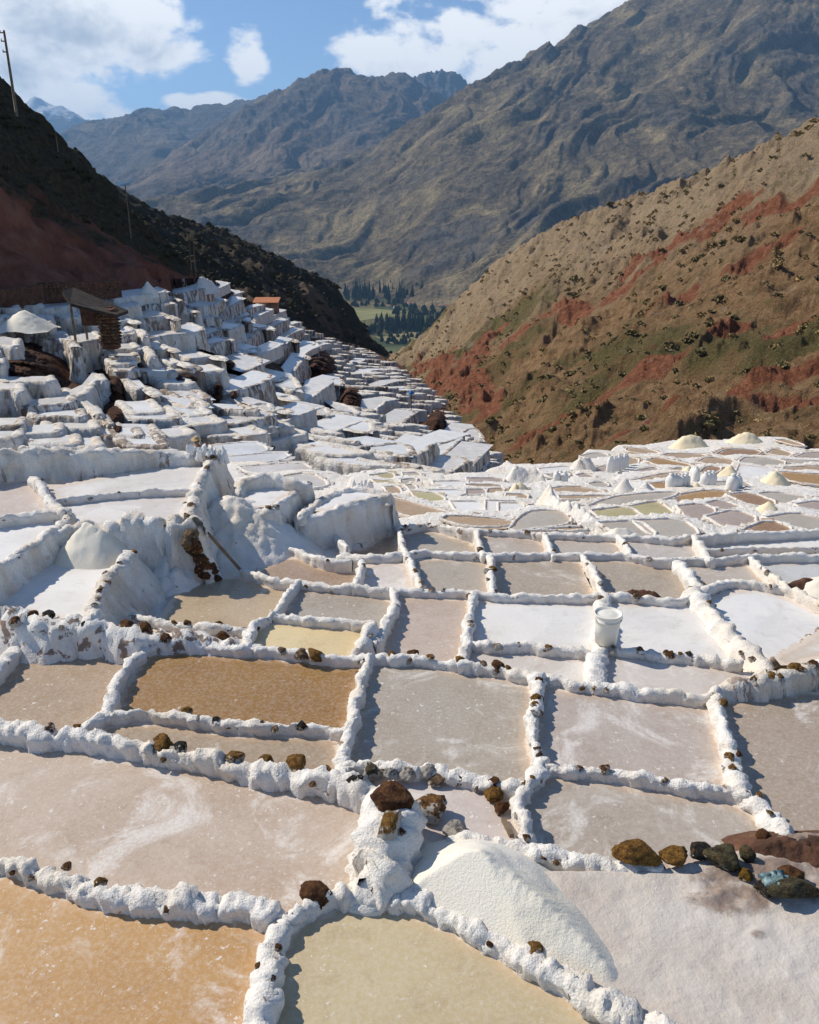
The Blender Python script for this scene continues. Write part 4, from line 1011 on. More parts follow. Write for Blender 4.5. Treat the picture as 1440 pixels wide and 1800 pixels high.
dam('right end of the fluted block running down to the grey pans', [(682, 864), (690, 885), (698, 910), (705, 925)], .24, .6, .6, drop=[4.5, 4.72, 5.0, 5.15], flare=(.2, .2), lump=.8, **WALL)

stones_px([(558, 1572, 62, BR, .15), (684, 1398, 84, BR, .12), (684, 1450, 62, OC, .4), (622, 1376, 62, DK, .42), (525, 1336, 42, OC, .18), (575, 1354, 34, OC, .3), (285, 1306, 42, OC, .25), (318, 1312, 34, DK, .35), (413, 1329, 38, OC, .3), (470, 1334, 32, OC, .3),
           (940, 1672, 50, OC, .4), (118, 1522, 20, BR, .3), (175, 1551, 32, OC, .35), (490, 1664, 18, BR, .3), (478, 1718, 17, DK, .3), (660, 1560, 30, BR, .3), (326, 1250, 26, OC, .2), (378, 1264, 20, DK, .3), (350, 1262, 18, WH, .3), (530, 1272, 24, DK, .35), (460, 1272, 18, DK, .4), (88, 1280, 26, BR, .45), (130, 1284, 14, TN, .3),
           (530, 1147, 30, TN, .3), (555, 1149, 36, OC, .15), (495, 1141, 20, TN, .4), (688, 1151, 24, OC, .3), (727, 1147, 24, BR, .2), (755, 1155, 20, OC, .3), (808, 1161, 28, OC, .25), (876, 1168, 26, BR, .2), (848, 1166, 20, TN, .3), (893, 1172, 14, OC, .3), (946, 1196, 22, BR, .3), (944, 1222, 26, OC, .2), (940, 1236, 18, OC, .3), (938, 1252, 20, BR, .45), (943, 1316, 16, BR, .3), (935, 1368, 16, OC, .3), (922, 1377, 18, OC, .3), (926, 1470, 18, BR, .3), (915, 1430, 22, WH, .4),
           (650, 1354, 36, OL, .4), (690, 1358, 26, WH, .4), (715, 1356, 32, TN, .5), (755, 1350, 34, WH, .5), (868, 1372, 24, BR, .3), (1272, 1232, 20, OC, .3), (1285, 1330, 22, OC, .3), (1298, 1326, 18, BR, .3), (1288, 1346, 16, OC, .3), (1335, 1396, 14, OC, .3), (1354, 1428, 16, OC, .3),
           (1062, 1350, 24, BR, .4), (1020, 1349, 14, BR, .4), (1330, 1194, 30, BR, .3), (1400, 1172, 26, OC, .3), (1358, 1186, 20, OC, .3), (1430, 1166, 20, BR, .3),
           (866, 998, 18, OC, .2), (730, 1004, 14, OC, .3), (1055, 1050, 16, TN, .3), (1246, 1058, 12, OC, .3), (1170, 1146, 14, BR, .3), (1195, 1148, 10, OC, .3), (1212, 1148, 16, DK, .3), (234, 970, 14, OC, .2), (210, 990, 13, DK, .35), (176, 1038, 16, BR, .35), (172, 1052, 14, TN, .35), (28, 1090, 26, BR, .3), (84, 1078, 24, DK, .2), (60, 1080, 26, BR, .3), (255, 1100, 34, BR, .3), (225, 1098, 30, BR, .3), (290, 1118, 24, BR, .3), (150, 1096, 20, DK, .3), (392, 1118, 34, BR, .25), (385, 1096, 18, BR, .2), (305, 1093, 14, OC, .3), (330, 1094, 16, BR, .3)])

# ------------------------------------------------------------------ pans further off: centre, bench and the right plateau
def far_pans(group, where, items, rim=.06):
    items = sorted(items, key=lambda it: (round(np.mean([q[1] for q in it[0]]) / 22), np.mean([q[0] for q in it[0]])))
    rows = {}
    for it in items: rows.setdefault(round(np.mean([q[1] for q in it[0]]) / 22), []).append(it)
    keys = sorted(rows)
    for ri, k in enumerate(keys):
        for ci, (pts, col, name, crust, wet) in enumerate(rows[k]):
            lab = f"{name} {where}, {ORD[ci]} from the left in the {ORD[ri]} row from the back"
            pan(f'{group}{ri}_{ci}', lab, pts, col, crust, wet, rim=rim, group=group)
T_, O_, Gy, W_, P_, B_, OLV = ((.42, .29, .17), 'tan', .06, .3), ((.38, .21, .06), 'ochre', .02, .3), ((.44, .40, .34), 'grey', .12, .3), ((.76, .76, .76), 'white', .6, .3), ((.40, .32, .28), 'mauve-grey', .1, .3), ((.30, .17, .08), 'brown', .02, .3), ((.44, .39, .19), 'olive', .03, .3)
def it(pts, k): return (pts, *k)
far_pans('salt pans on the right plateau', 'plateau pan', [
    it([(1108, 788), (1135, 790), (1156, 795), (1150, 800), (1128, 797), (1104, 793)], T_), it([(1165, 803), (1182, 797), (1244, 800), (1223, 812)], T_), it([(1142, 811), (1159, 806), (1215, 818), (1211, 823), (1171, 822)], O_),
    it([(1232, 812), (1248, 804), (1294, 811), (1284, 821), (1257, 819)], T_), it([(1265, 798), (1282, 790), (1321, 791), (1336, 796), (1302, 806)], B_), it([(1350, 797), (1363, 789), (1392, 797), (1386, 803)], T_),
    it([(1307, 811), (1317, 804), (1375, 810), (1371, 819), (1365, 823), (1309, 817)], Gy), it([(1305, 819), (1361, 826), (1359, 831), (1340, 841), (1315, 839), (1298, 834)], W_), it([(1405, 804), (1428, 795), (1500, 798), (1500, 809), (1440, 808)], P_),
    it([(1365, 774), (1386, 773), (1417, 784), (1394, 782)], T_), it([(1384, 808), (1440, 811), (1500, 812), (1500, 818), (1390, 815)], Gy), it([(1390, 822), (1440, 819), (1500, 819), (1500, 832), (1386, 828)], T_),
    it([(1380, 831), (1440, 835), (1500, 837), (1500, 855), (1417, 849), (1390, 843)], O_), it([(1232, 830), (1240, 822), (1252, 820), (1269, 824), (1248, 835)], B_), it([(1113, 829), (1148, 822), (1158, 826), (1150, 833), (1130, 834)], P_),
    it([(1169, 828), (1194, 822), (1202, 824), (1192, 831)], T_), it([(1109, 846), (1150, 837), (1184, 832), (1207, 841), (1198, 844), (1140, 848), (1118, 854)], T_), it([(1144, 851), (1182, 847), (1178, 862), (1161, 864)], O_),
    it([(1032, 895), (1074, 876), (1120, 870), (1180, 867), (1167, 876), (1140, 882), (1090, 890), (1045, 898)], Gy), it([(1178, 879), (1190, 872), (1240, 863), (1273, 865), (1275, 870), (1257, 878), (1194, 888)], O_),
    it([(1196, 892), (1232, 888), (1259, 899), (1230, 917), (1223, 922)], P_), it([(1240, 886), (1267, 880), (1307, 894), (1269, 900)], P_), it([(1284, 871), (1319, 867), (1367, 885), (1325, 890)], B_),
    it([(1252, 848), (1307, 848), (1321, 858), (1269, 861)], Gy), it([(1338, 869), (1365, 866), (1425, 876), (1390, 883), (1371, 885)], Gy), it([(1248, 909), (1294, 898), (1332, 914), (1292, 934)], P_),
    it([(1308, 933), (1352, 915), (1394, 932), (1357, 936)], B_), it([(1361, 911), (1405, 903), (1440, 912), (1500, 918), (1500, 928), (1400, 932)], Gy), it([(1407, 887), (1440, 882), (1500, 884), (1500, 900), (1430, 900)], P_),
    it([(1108, 892), (1150, 884), (1160, 886), (1190, 909), (1135, 915)], OLV), it([(1047, 899), (1102, 892), (1133, 914), (1070, 918)], OLV), it([(1059, 921), (1119, 917), (1152, 942), (1113, 943), (1076, 932)], Gy),
    it([(1123, 917), (1196, 915), (1223, 935), (1209, 943), (1152, 942)], Gy), it([(905, 928), (921, 908), (942, 900), (985, 902), (997, 916), (981, 924), (948, 926), (919, 931)], Gy), it([(938, 932), (985, 928), (1024, 927), (1026, 934)], T_),
    it([(977, 859), (1004, 855), (1055, 863), (1051, 868), (989, 870)], T_), it([(991, 872), (1067, 871), (1074, 875), (993, 879)], T_), it([(962, 835), (997, 832), (1000, 838), (973, 841)], Gy), it([(952, 824), (997, 820), (1004, 828), (958, 832)], W_),
    it([(1014, 836), (1030, 832), (1051, 842), (1028, 843)], P_), it([(1034, 827), (1067, 818), (1069, 826), (1055, 834)], P_), it([(1024, 802), (1049, 796), (1070, 801), (1055, 810)], Gy), it([(1076, 806), (1121, 806), (1119, 816), (1100, 817)], T_),
    it([(1036, 851), (1055, 847), (1072, 853), (1051, 860)], Gy), it([(880, 886), (919, 886), (915, 900), (880, 906)], W_), it([(893, 869), (927, 870), (923, 880), (890, 880)], T_)])
far_pans('salt pans at the head of the ravine', 'central pan', [
    it([(653, 836), (687, 831), (693, 842), (657, 842)], OLV), it([(656, 844), (693, 847), (700, 854), (676, 857)], OLV), it([(678, 858), (699, 856), (710, 873), (689, 876)], T_), it([(726, 865), (776, 870), (780, 891), (737, 878)], OLV),
    it([(685, 884), (697, 877), (787, 901), (778, 909), (710, 907)], T_), it([(797, 883), (849, 883), (849, 900), (807, 899)], W_), it([(860, 882), (922, 884), (914, 906), (860, 904)], W_), it([(787, 914), (797, 907), (895, 915), (882, 925), (820, 925)], T_),
    it([(710, 832), (737, 831), (737, 840), (712, 841)], Gy), it([(707, 844), (732, 841), (728, 851), (707, 852)], Gy), it([(714, 854), (728, 852), (737, 864), (724, 864)], Gy), it([(755, 862), (814, 862), (812, 871), (778, 871)], W_),
    it([(766, 847), (816, 846), (820, 855), (770, 854)], W_), it([(826, 841), (880, 841), (880, 849), (828, 849)], P_), it([(824, 852), (876, 852), (878, 858), (826, 858)], T_), it([(822, 861), (853, 861), (851, 869), (822, 870)], P_), it([(860, 860), (887, 859), (878, 869), (858, 870)], T_),
    it([(897, 858), (925, 858), (924, 866), (897, 866)], T_)])
far_pans('salt pans on the bench below the shaded slope', 'bench pan', [
    it([(380, 784), (440, 778), (465, 787), (459, 794), (403, 800)], ((.66, .68, .70), 'bluish', .5, .5)), it([(399, 804), (488, 796), (503, 805), (440, 815), (418, 813)], ((.62, .62, .62), 'pale', .5, .5)),
    it([(432, 821), (522, 814), (543, 827), (497, 833), (447, 831)], ((.60, .56, .52), 'pale', .5, .5)), it([(503, 839), (545, 832), (576, 850), (561, 855), (540, 857)], ((.60, .56, .52), 'pale', .5, .5))], rim=.14)

# ------------------------------------------------------------------ the crusted ground between the pans
AZ = np.radians(np.concatenate([np.linspace(-75, -32, 60), np.linspace(-31.6, 33, 620), np.linspace(34, 75, 50)]))
RR = np.concatenate([np.linspace(.3, 3.0, 14), np.exp(np.linspace(math.log(3.05), math.log(37), 330))])
A_, R_ = np.meshgrid(AZ, RR)
gx, gy = R_ * np.sin(A_), R_ * np.cos(A_)
EDGE = np.array([(-400, 800), (300, 792), (560, 838), (640, 833), (700, 828), (760, 832), (830, 836), (880, 815), (892, 807), (909, 816), (938, 820), (967, 820), (1000, 816), (1016, 803), (1036, 795), (1067, 796), (1086, 787), (1113, 785), (1139, 779), (1160, 776), (1186, 771), (1240, 770), (1284, 770), (1340, 769), (1384, 772), (1411, 781), (1440, 787), (1500, 795), (2200, 800)], float)
ew = at_z(EDGE[:, 0], EDGE[:, 1], -G(EDGE[:, 1]))
er = np.interp(A_, np.arctan2(ew[:, 0], ew[:, 1]), np.hypot(ew[:, 0], ew[:, 1]))
gz = -G_at(gy)
xy2 = np.stack([gx.ravel(), gy.ravel()], 1)
p3 = np.stack([gx.ravel(), gy.ravel(), gz.ravel()], 1)
amp = np.clip(gy.ravel() / 12, .12, 1)
base = gz.ravel().copy()
fp = np.concatenate([q_ for q_, l_ in FARP]); fl_ = np.concatenate([np.full(len(q_), l_) for q_, l_ in FARP])
sel = np.nonzero(R_.ravel() > 13.2)[0]
for i0 in range(0, len(sel), 3000):
    s_ = sel[i0:i0 + 3000]
    dd_ = ((xy2[s_][:, None] - fp[None]) ** 2).sum(-1)
    k_ = dd_.argmin(1); d_ = np.sqrt(dd_[np.arange(len(s_)), k_])
    w_ = np.clip(d_ / 1.6, 0, 1) ** 1.5
    base[s_] = np.minimum(fl_[k_] * (1 - w_) + (base[s_] - .02) * w_, fl_[k_] + .35) + .012
z = base - .05 + amp * (.03 * fbm(p3 * 1.3, 4) + .016 * ridged(p3 * 4, 3))
z = np.where(R_.ravel() < 13.2, z - .12, z)
z = np.minimum(z, np.where(R_ > er, gz - .1 - 1.1 * (R_ - er), 1e9).ravel())
for poly, lev in CARVE:
    lo, hi = poly.min(0) - .1, poly.max(0) + .1
    m = np.nonzero((xy2[:, 0] > lo[0]) & (xy2[:, 0] < hi[0]) & (xy2[:, 1] > lo[1]) & (xy2[:, 1] < hi[1]))[0]
    if len(m) == 0: continue
    ins = in_poly(xy2[m], poly)
    z[m[ins]] = np.minimum(z[m[ins]], lev - .12)
obj('ground', mesh('ground', np.column_stack([xy2, z]), grid_faces(len(RR), len(AZ)), M['salt_mid']), kind='structure', label='white crusted ground between the salt pans', dirt=.3)
# ------------------------------------------------------------------ the terraced left slope
SL = np.array([(-150, 560, 44), (-60, 800, 27), (0, 505, 57), (60, 532, 54), (120, 790, 29), (100, 498, 61), (200, 495, 67), (230, 510, 64), (300, 490, 79), (330, 785, 31), (350, 489, 88), (350, 510, 80), (480, 700, 50), (560, 820, 34), (430, 525, 120), (520, 570, 145), (600, 600, 170),
               (640, 612, 190), (700, 640, 160), (760, 690, 125), (830, 770, 88), (890, 832, 56), (760, 822, 38), (640, 834, 29), (700, 740, 72), (600, 660, 108), (500, 600, 98), (420, 580, 80), (250, 640, 46), (100, 650, 40), (0, 640, 38), (-150, 700, 32), (620, 780, 42), (820, 830, 44)], float)
_sl = tps(SL[:, :2], np.log(SL[:, 2]), .0003)
def SD(px, py): return np.exp(_sl(np.stack([np.ravel(px), np.ravel(py)], 1)))
def S3(px, py): return at_d(np.ravel(px), np.ravel(py), SD(px, py))
TOPL = np.array([(-260, 570), (-150, 545), (0, 503), (100, 498), (200, 495), (300, 490), (350, 489), (375, 492), (430, 525), (520, 569), (600, 599), (640, 610), (700, 639), (760, 688), (830, 768), (892, 830)], float)
cols = np.linspace(-250, 892, 560); tops = np.interp(cols, TOPL[:, 0], TOPL[:, 1])
bots = np.interp(cols, [-250, 330, 600, 700, 892], [840, 835, 850, 845, 842])
rows = 230
vv = np.linspace(0, 1, rows)
PX = np.broadcast_to(cols[None], (rows, len(cols))); PY = tops[None] + (bots - tops)[None] * vv[:, None]
PB = np.maximum(PY - 42, tops[None] - 2)
dep = np.maximum(SD(PX, PY), SD(PX, PB)) * 1.03
q = at_d(PX.ravel(), PY.ravel(), dep)
front = SD(PX, PY)
DIRT = [(45, 640, 60, 45, .9), (75, 600, 40, 25, .7), (205, 745, 24, 45, 1.1), (200, 680, 22, 35, .9), (262, 700, 14, 40, 1.0), (300, 735, 18, 35, 1.0), (335, 755, 22, 22, 1.0), (325, 665, 45, 22, 1.0), (385, 680, 12, 25, .8), (430, 720, 16, 22, 1.), (412, 690, 12, 18, .8), (570, 640, 36, 26, 1.2), (622, 698, 24, 28, 1.3), (405, 640, 20, 14, .8), (540, 800, 35, 14, .7), (660, 765, 18, 10, .8), (755, 795, 30, 12, .9), (700, 790, 20, 8, .7), (470, 785, 30, 10, .8), (130, 690, 20, 15, .5), (85, 760, 30, 25, .6), (800, 800, 40, 16, .8), (770, 740, 25, 30, 1.0), (735, 690, 25, 20, .6), (60, 560, 20, 8, .5), (250, 545, 20, 10, .6)]
dirt = np.zeros(len(q))
fx, fy = PX.ravel(), PY.ravel()
for x, y, rx, ry, a in DIRT:
    dirt = np.maximum(dirt, a * np.exp(-(((fx - x) / rx) ** 2 + ((fy - y) / ry) ** 2)))
sc = q[:, 1] / 50
dl = np.stack([q[:, 0] * .8 + q[:, 1] * .3, q[:, 1] * .6, q[:, 2]], 1)
diag = ridged(np.stack([(fx * .55 + fy * .35) / 26, (fx * .5 - fy * .8) / 120, 0 * fx], 1), 4, .55)
dist = (.5 * fbm(q / 3.2, 5, .55) + .35 * diag + .55 * dirt * (1 + 2.2 * fbm(q / 1.6, 5, .65)) + .12 * ridged(q / .9, 3)) * np.clip(sc, .5, 2)
dist[fy > (bots - 12)[None].repeat(rows, 0).ravel()] -= .5
kk = 1 + (front / dep - 1) * .85 * np.clip(dirt, 0, 1)
q = q * (kk - dist / np.linalg.norm(q, axis=1))[:, None]
dirt_at = np.clip(dirt * 1.1 + .30 * diag + .48 + .5 * fbm(q / 5 + 3, 4), 0, 1)
# fold the top edge back into the hill
back = q[:len(cols)].copy(); back[:, 1] += 4; back[:, 2] -= 3
q = np.concatenate([back, q]); dirt_at = np.concatenate([dirt_at[:len(cols)], dirt_at])
def slope_material():
    m, t = material('terraced_slope')
    p = t.pos(); d = t.attr('earth')
    n = t.noise(t.vmath('MULTIPLY', p, (1, 1, .35)), 1.0, 7, .7, .6)
    white = t.ramp(t.noise(p, .8, 5), [(.3, (.60, .55, .49)), (.6, (.76, .73, .69)), (.8, (.70, .62, .54))])
    earth = t.ramp(t.noise(p, 1.3, 6, .7), [(.3, (.025, .016, .012)), (.48, (.09, .045, .03)), (.75, (.25, .14, .09))])
    n6 = t.noise(p, 7, 6, .75)
    earth = t.vmath('SCALE', earth, s=t.ss(n6, .3, .7, .4, 1.7))
    k = t.ss(t.math('ADD', d, t.math('MULTIPLY', t.math('SUBTRACT', n, .5), 1.7)), .42, .60)
    finish(t, t.mix(k, white, earth), .92, t.bump(t.math('ADD', t.noise(p, 3.0, 6, .7), t.math('MULTIPLY', n6, .6)), 1.0, .35), .1)
    return m
M['slope'] = slope_material()
obj('slope', mesh('slope', q, grid_faces(rows + 1, len(cols))[:, ::-1], M['slope'], True, {'earth': dirt_at}), kind='structure', label='earth and salt slope under the left terraces')

def uphill(px):
    a = np.interp(px, [0, 300, 600, 900], [112, 120, 145, 160])
    return np.array([math.cos(math.radians(a)), math.sin(math.radians(a)), 0])
def terrace_mesh(cpx, hpx, wide, seed, flare=.10, lift=0.0):
    """a terrace: crest line in view, a fluted face hpx tall below it, and its flat pan reaching back into the slope"""
    rs = np.random.default_rng(seed)
    cpx = np.array(cpx, float)
    c = S3(cpx[:, 0], cpx[:, 1])
    dref = float(np.median(c[:, 1]))
    z0 = float(np.median(c[:, 2]))
    # nearly level crest: keep each point on its own sight line, at most a little nearer or farther
    d = ray(cpx[:, 0], cpx[:, 1])
    tz = z0 / d[:, 2]
    t0 = c[:, 1] / d[:, 1]
    c = d * np.clip(tz, t0 * .94, t0 * 1.06)[:, None]
    c[:, 2] = .12 * c[:, 2] + .88 * z0
    c *= (1 - lift / dref)
    up = uphill(float(cpx[:, 0].mean()))
    h = hpx * dref / 1440 * 1.03
    ext = np.concatenate([[c[0] + up * wide], c, [c[-1] + up * wide]])
    ext[0, 2] = ext[1, 2]; ext[-1, 2] = ext[-2, 2]
    e = chaikin(ext, 1)
    st = max(.10, dref * .0026)
    e, s = resample(e, st)
    n = len(e)
    t = np.gradient(e[:, :2], axis=0); t /= np.linalg.norm(t, axis=1)[:, None] + 1e-9
    out = np.stack([t[:, 1], -t[:, 0]], 1)
    if (out[n // 2] @ up[:2]) > 0: out = -out
    nr_ = int(max(5, min(26, h / st * .8)))
    prof = [(-.34, -.04), (-.22, .03), (-.10, .05), (0.02, .02)] + [(flare * h * (k / nr_) ** 1.5 + .05, -h * 1.25 * k / nr_) for k in range(1, nr_ + 1)]
    prof = np.array(prof)
    v = np.zeros((n, len(prof), 3))
    v[:, :, :2] = e[:, None, :2] + out[:, None] * prof[None, :, 0:1]
    v[:, :, 2] = e[:, None, 2] + prof[None, :, 1]
    f = v.reshape(-1, 3)
    k = np.broadcast_to((np.arange(len(prof)) / len(prof))[None], (n, len(prof))).ravel()
    S = np.repeat(s, len(prof))
    fl = ridged(np.stack([S * 1.1 + seed, f[:, 2] * .22, 0 * S + seed], 1), 4, .6)
    lump = fbm(f * .8 + seed, 4, .55)
    disp = np.clip(k * 2.5, .1, 1) * (.11 * fl + .13 * lump + .04 * perlin(f * 5)) * min(1.6, max(.5, h / 1.2))
    o3 = np.repeat(out, len(prof), 0)
    f[:, :2] += o3 * disp[:, None]
    f[:, 2] += .06 * fbm(f * 1.1 + 3, 3) * np.clip(1 - k * 3, 0, 1)
    faces = grid_faces(n, len(prof))
    # pan sheet
    m = len(c)
    b = c + up * wide * 1.02; b[:, 2] = c[:, 2]
    pv = np.concatenate([c, b]); pv[:, 2] = np.median(c[:, 2]) - .03 + .15 * (pv[:, 2] - np.median(c[:, 2]))
    pf = [(i, i + 1, m + i + 1, m + i) for i in range(m - 1)]
    return f, faces, pv, pf, c
def terrace(label, cpx, hpx, wide=2.6, dirt=.12, group='salt terraces on the left slope', col=(.70, .70, .70), lift=0.0):
    sd = random.randrange(1000)
    f, faces, pv, pf, c = terrace_mesh(cpx, hpx, wide, sd, lift=lift)
    o = obj('salt_terrace', mesh('salt_terrace', f, faces, M['riser']), label=label, cat='terrace', group=group, dirt=float(dirt))
    obj('brine', mesh('brine', pv, pf, M['brine'], False, {'edge': np.ones(len(pv))}), o, color=col, crust=.6, wet=.5)
    return o
BL = [([(62, 544), (100, 542), (134, 537)], 18), ([(107, 560), (142, 556), (176, 554)], 38), ([(36, 567), (62, 565), (92, 569)], 24), ([(66, 597), (114, 596), (123, 598), (136, 616)], 62), ([(135, 605), (153, 599), (182, 596)], 48),
      ([(88, 712), (132, 700), (153, 690), (172, 665), (186, 672)], 70), ([(-40, 690), (0, 686), (27, 686), (38, 692)], 85), ([(192, 613), (249, 613)], 13), ([(192, 627), (247, 627)], 10), ([(194, 640), (240, 640)], 10), ([(200, 652), (245, 652)], 10),
      ([(229, 727), (262, 727), (292, 724)], 20), ([(222, 770), (262, 770), (295, 772)], 6), ([(216, 783), (262, 784), (300, 786)], 5), ([(-40, 610), (0, 606), (30, 612)], 22), ([(-30, 560), (0, 556), (25, 560)], 14), ([(120, 700), (150, 712), (180, 735)], 40), ([(150, 740), (175, 738), (200, 752)], 30),
      ([(240, 561), (276, 556), (300, 554), (316, 564)], 32), ([(308, 546), (340, 546), (352, 550)], 33), ([(262, 595), (293, 588), (340, 585), (362, 584)], 38), ([(238, 579), (251, 577), (260, 593)], 25), ([(248, 606), (262, 611), (274, 632)], 52), ([(278, 618), (302, 611), (314, 620)], 42),
      ([(329, 628), (350, 629), (387, 624), (397, 635)], 25), ([(368, 600), (400, 597), (417, 599)], 21), ([(362, 582), (393, 577), (402, 581)], 18), ([(355, 556), (379, 555), (392, 559)], 23), ([(352, 531), (393, 524), (397, 530)], 12), ([(309, 511), (354, 508), (377, 511)], 19),
      ([(394, 533), (434, 532)], 19), ([(404, 516), (430, 515)], 14), ([(387, 552), (436, 549), (450, 568)], 26), ([(430, 582), (453, 576), (477, 573), (484, 582)], 46), ([(419, 613), (450, 608), (460, 623)], 30), ([(394, 664), (430, 668), (453, 661), (458, 674)], 27),
      ([(291, 655), (364, 652)], 30), ([(409, 651), (476, 641)], 16), ([(318, 702), (380, 702)], 9), ([(313, 716), (377, 716)], 9), ([(318, 731), (382, 730)], 9), ([(338, 747), (389, 745)], 10), ([(352, 768), (420, 764), (432, 770)], 8), ([(425, 709), (469, 706), (477, 722)], 28),
      ([(443, 752), (492, 750)], 9), ([(238, 685), (262, 680), (282, 700)], 32), ([(300, 640), (322, 636), (338, 648)], 20), ([(200, 548), (225, 540), (250, 536)], 20), ([(205, 566), (235, 562), (242, 570)], 12), ([(210, 585), (238, 582)], 14), ([(190, 528), (240, 520), (300, 516)], 13), ([(262, 530), (300, 524), (330, 534)], 16),
      ([(500, 632), (538, 623), (545, 632)], 50), ([(538, 686), (568, 671), (597, 668), (604, 678)], 46), ([(516, 736), (538, 726), (570, 717), (578, 730)], 32), ([(565, 762), (602, 752), (649, 747), (656, 762)], 27), ([(621, 790), (632, 786), (655, 784), (713, 789), (727, 803)], 36),
      ([(641, 724), (670, 706), (704, 706)], 30), ([(679, 748), (713, 738), (736, 732)], 26), ([(522, 771), (544, 764), (563, 786)], 22), ([(478, 654), (512, 656), (534, 690)], 46), ([(732, 784), (757, 776), (772, 782), (826, 794)], 22), ([(612, 633), (643, 631), (674, 633)], 12), ([(618, 654), (655, 650), (692, 650)], 14),
      ([(653, 676), (693, 671), (718, 669)], 13), ([(724, 704), (753, 706)], 14), ([(793, 759), (830, 752), (854, 776)], 22), ([(486, 690), (512, 694), (524, 706)], 22), ([(470, 720), (500, 716), (514, 728)], 22), ([(480, 600), (512, 594), (530, 604)], 30), ([(520, 605), (552, 600), (566, 612)], 20), ([(583, 706), (612, 712), (640, 730)], 20), ([(600, 735), (628, 730)], 14), ([(672, 770), (705, 768), (722, 776)], 15), ([(585, 790), (610, 786), (622, 800)], 18)]
BANDS = [(520, 'topmost row under the red cliff'), (548, 'row level with the hut roof'), (572, 'row just below the hut roof'), (600, 'row level with the hut pillar'), (640, 'row at the foot of the hut'), (690, 'row below the brown mound'), (735, 'row above the hat wearer'), (900, 'lowest row above the bench')]
by = {}
for cp, h in BL:
    y = np.mean([q_[1] for q_ in cp])
    by.setdefault(next(n for lim, n in BANDS if y < lim), []).append((cp, h))
TC = [(.68, .69, .70), (.76, .76, .75), (.72, .69, .65), (.62, .60, .57)]
for nm, lst in by.items():
    lst.sort(key=lambda q_: np.mean([r_[0] for r_ in q_[0]]))
    for k, (cp, h) in enumerate(lst):
        kord = ORD[k] if k < len(ORD) else ORD[k - 20] + ' after the twentieth'
        terrace(f"salt-crusted terrace, {kord} from the left in the {nm}", cp, h, wide=float(np.clip(SD(cp[0][0], cp[0][1] - 28)[0] - SD(*cp[0])[0], 2.2, 5.0 if cp[0][0] < 480 else 2.6)), dirt=random.choice([.16, .24, .32, .42, .52]) if not (290 < cp[0][0] < 293) else .8, col=random.choice(TC))
# more terraces wherever the slope would lie bare
rr = np.random.default_rng(5)
cov = np.zeros((900, 1000), bool)          # [py, px + 80]
for cp, h in BL:
    xs = [a_ for a_, _ in cp]; y0 = min(b_ for _, b_ in cp)
    cov[int(y0 - 3):int(y0 + h * (.95 if max(xs) < 520 else .7)), max(0, int(min(xs)) + 80):int(max(xs)) + 80] = True
for a_, b_, rx, ry, am in DIRT:
    if am > .85: cov[int(b_ - ry * .75):int(b_ + ry * .75), max(0, int(a_ - rx * .75) + 80):int(a_ + rx * .75) + 80] = True
nsm, extra = 0, []
yv = 506.
while yv < 836:
    x = -70 + rr.uniform(0, 15)
    while x < 885:
        top = np.interp(x, TOPL[:, 0], TOPL[:, 1]); lo = np.interp(x, [-70, 330, 440, 560, 700, 760, 892], [800, 770, 775, 812, 836, 834, 840])
        y = yv + rr.uniform(-5, 5)
        dd = float(SD(x, y)[0])
        kf = float(np.interp(x, [430, 620], [1., .62])); L = float(np.clip(rr.uniform(2.6, 6.0) * 1440 / dd * .62 * kf, 11, 95)); hp = float(np.clip(rr.uniform(.8, 1.9) * 1440 / dd * .8 * kf, 5, 46))
        if top + 5 < y < lo and x + L < 897:
            blk = cov[int(y - 2):int(y + hp * .8), int(x) + 80:int(x + L) + 80]
            if blk.size and blk.mean() < (.42 if x < 560 else .55):
                cov[int(y - 2):int(y + hp * .75), int(x) + 80:int(x + L * .9) + 80] = True
                sl_ = rr.uniform(-.12, .04) * L
                extra.append(([(x, y), (x + L * .55, y + sl_ * .5), (x + L, y + sl_ + 1)], hp, dd))
        x += L * rr.uniform(.5, .9)
    yv += 4
for cp, hp, dd in extra:
    far_ = cp[0][0] > 430
    terrace('small sunlit salt terrace stepping down the far slope to the ravine' if far_ else 'narrow shaded salt ledge between the larger terraces of the left slope', cp, hp, wide=float(np.clip(SD(cp[0][0], cp[0][1] - 16)[0] - dd, 1.6, 2.4 if far_ else 4.0)), dirt=float(rr.choice([.08, .2, .3, .45])), group='small far salt terraces' if far_ else 'narrow shaded salt ledges', col=random.choice(TC))
    nsm += 1
print('small terraces', nsm)

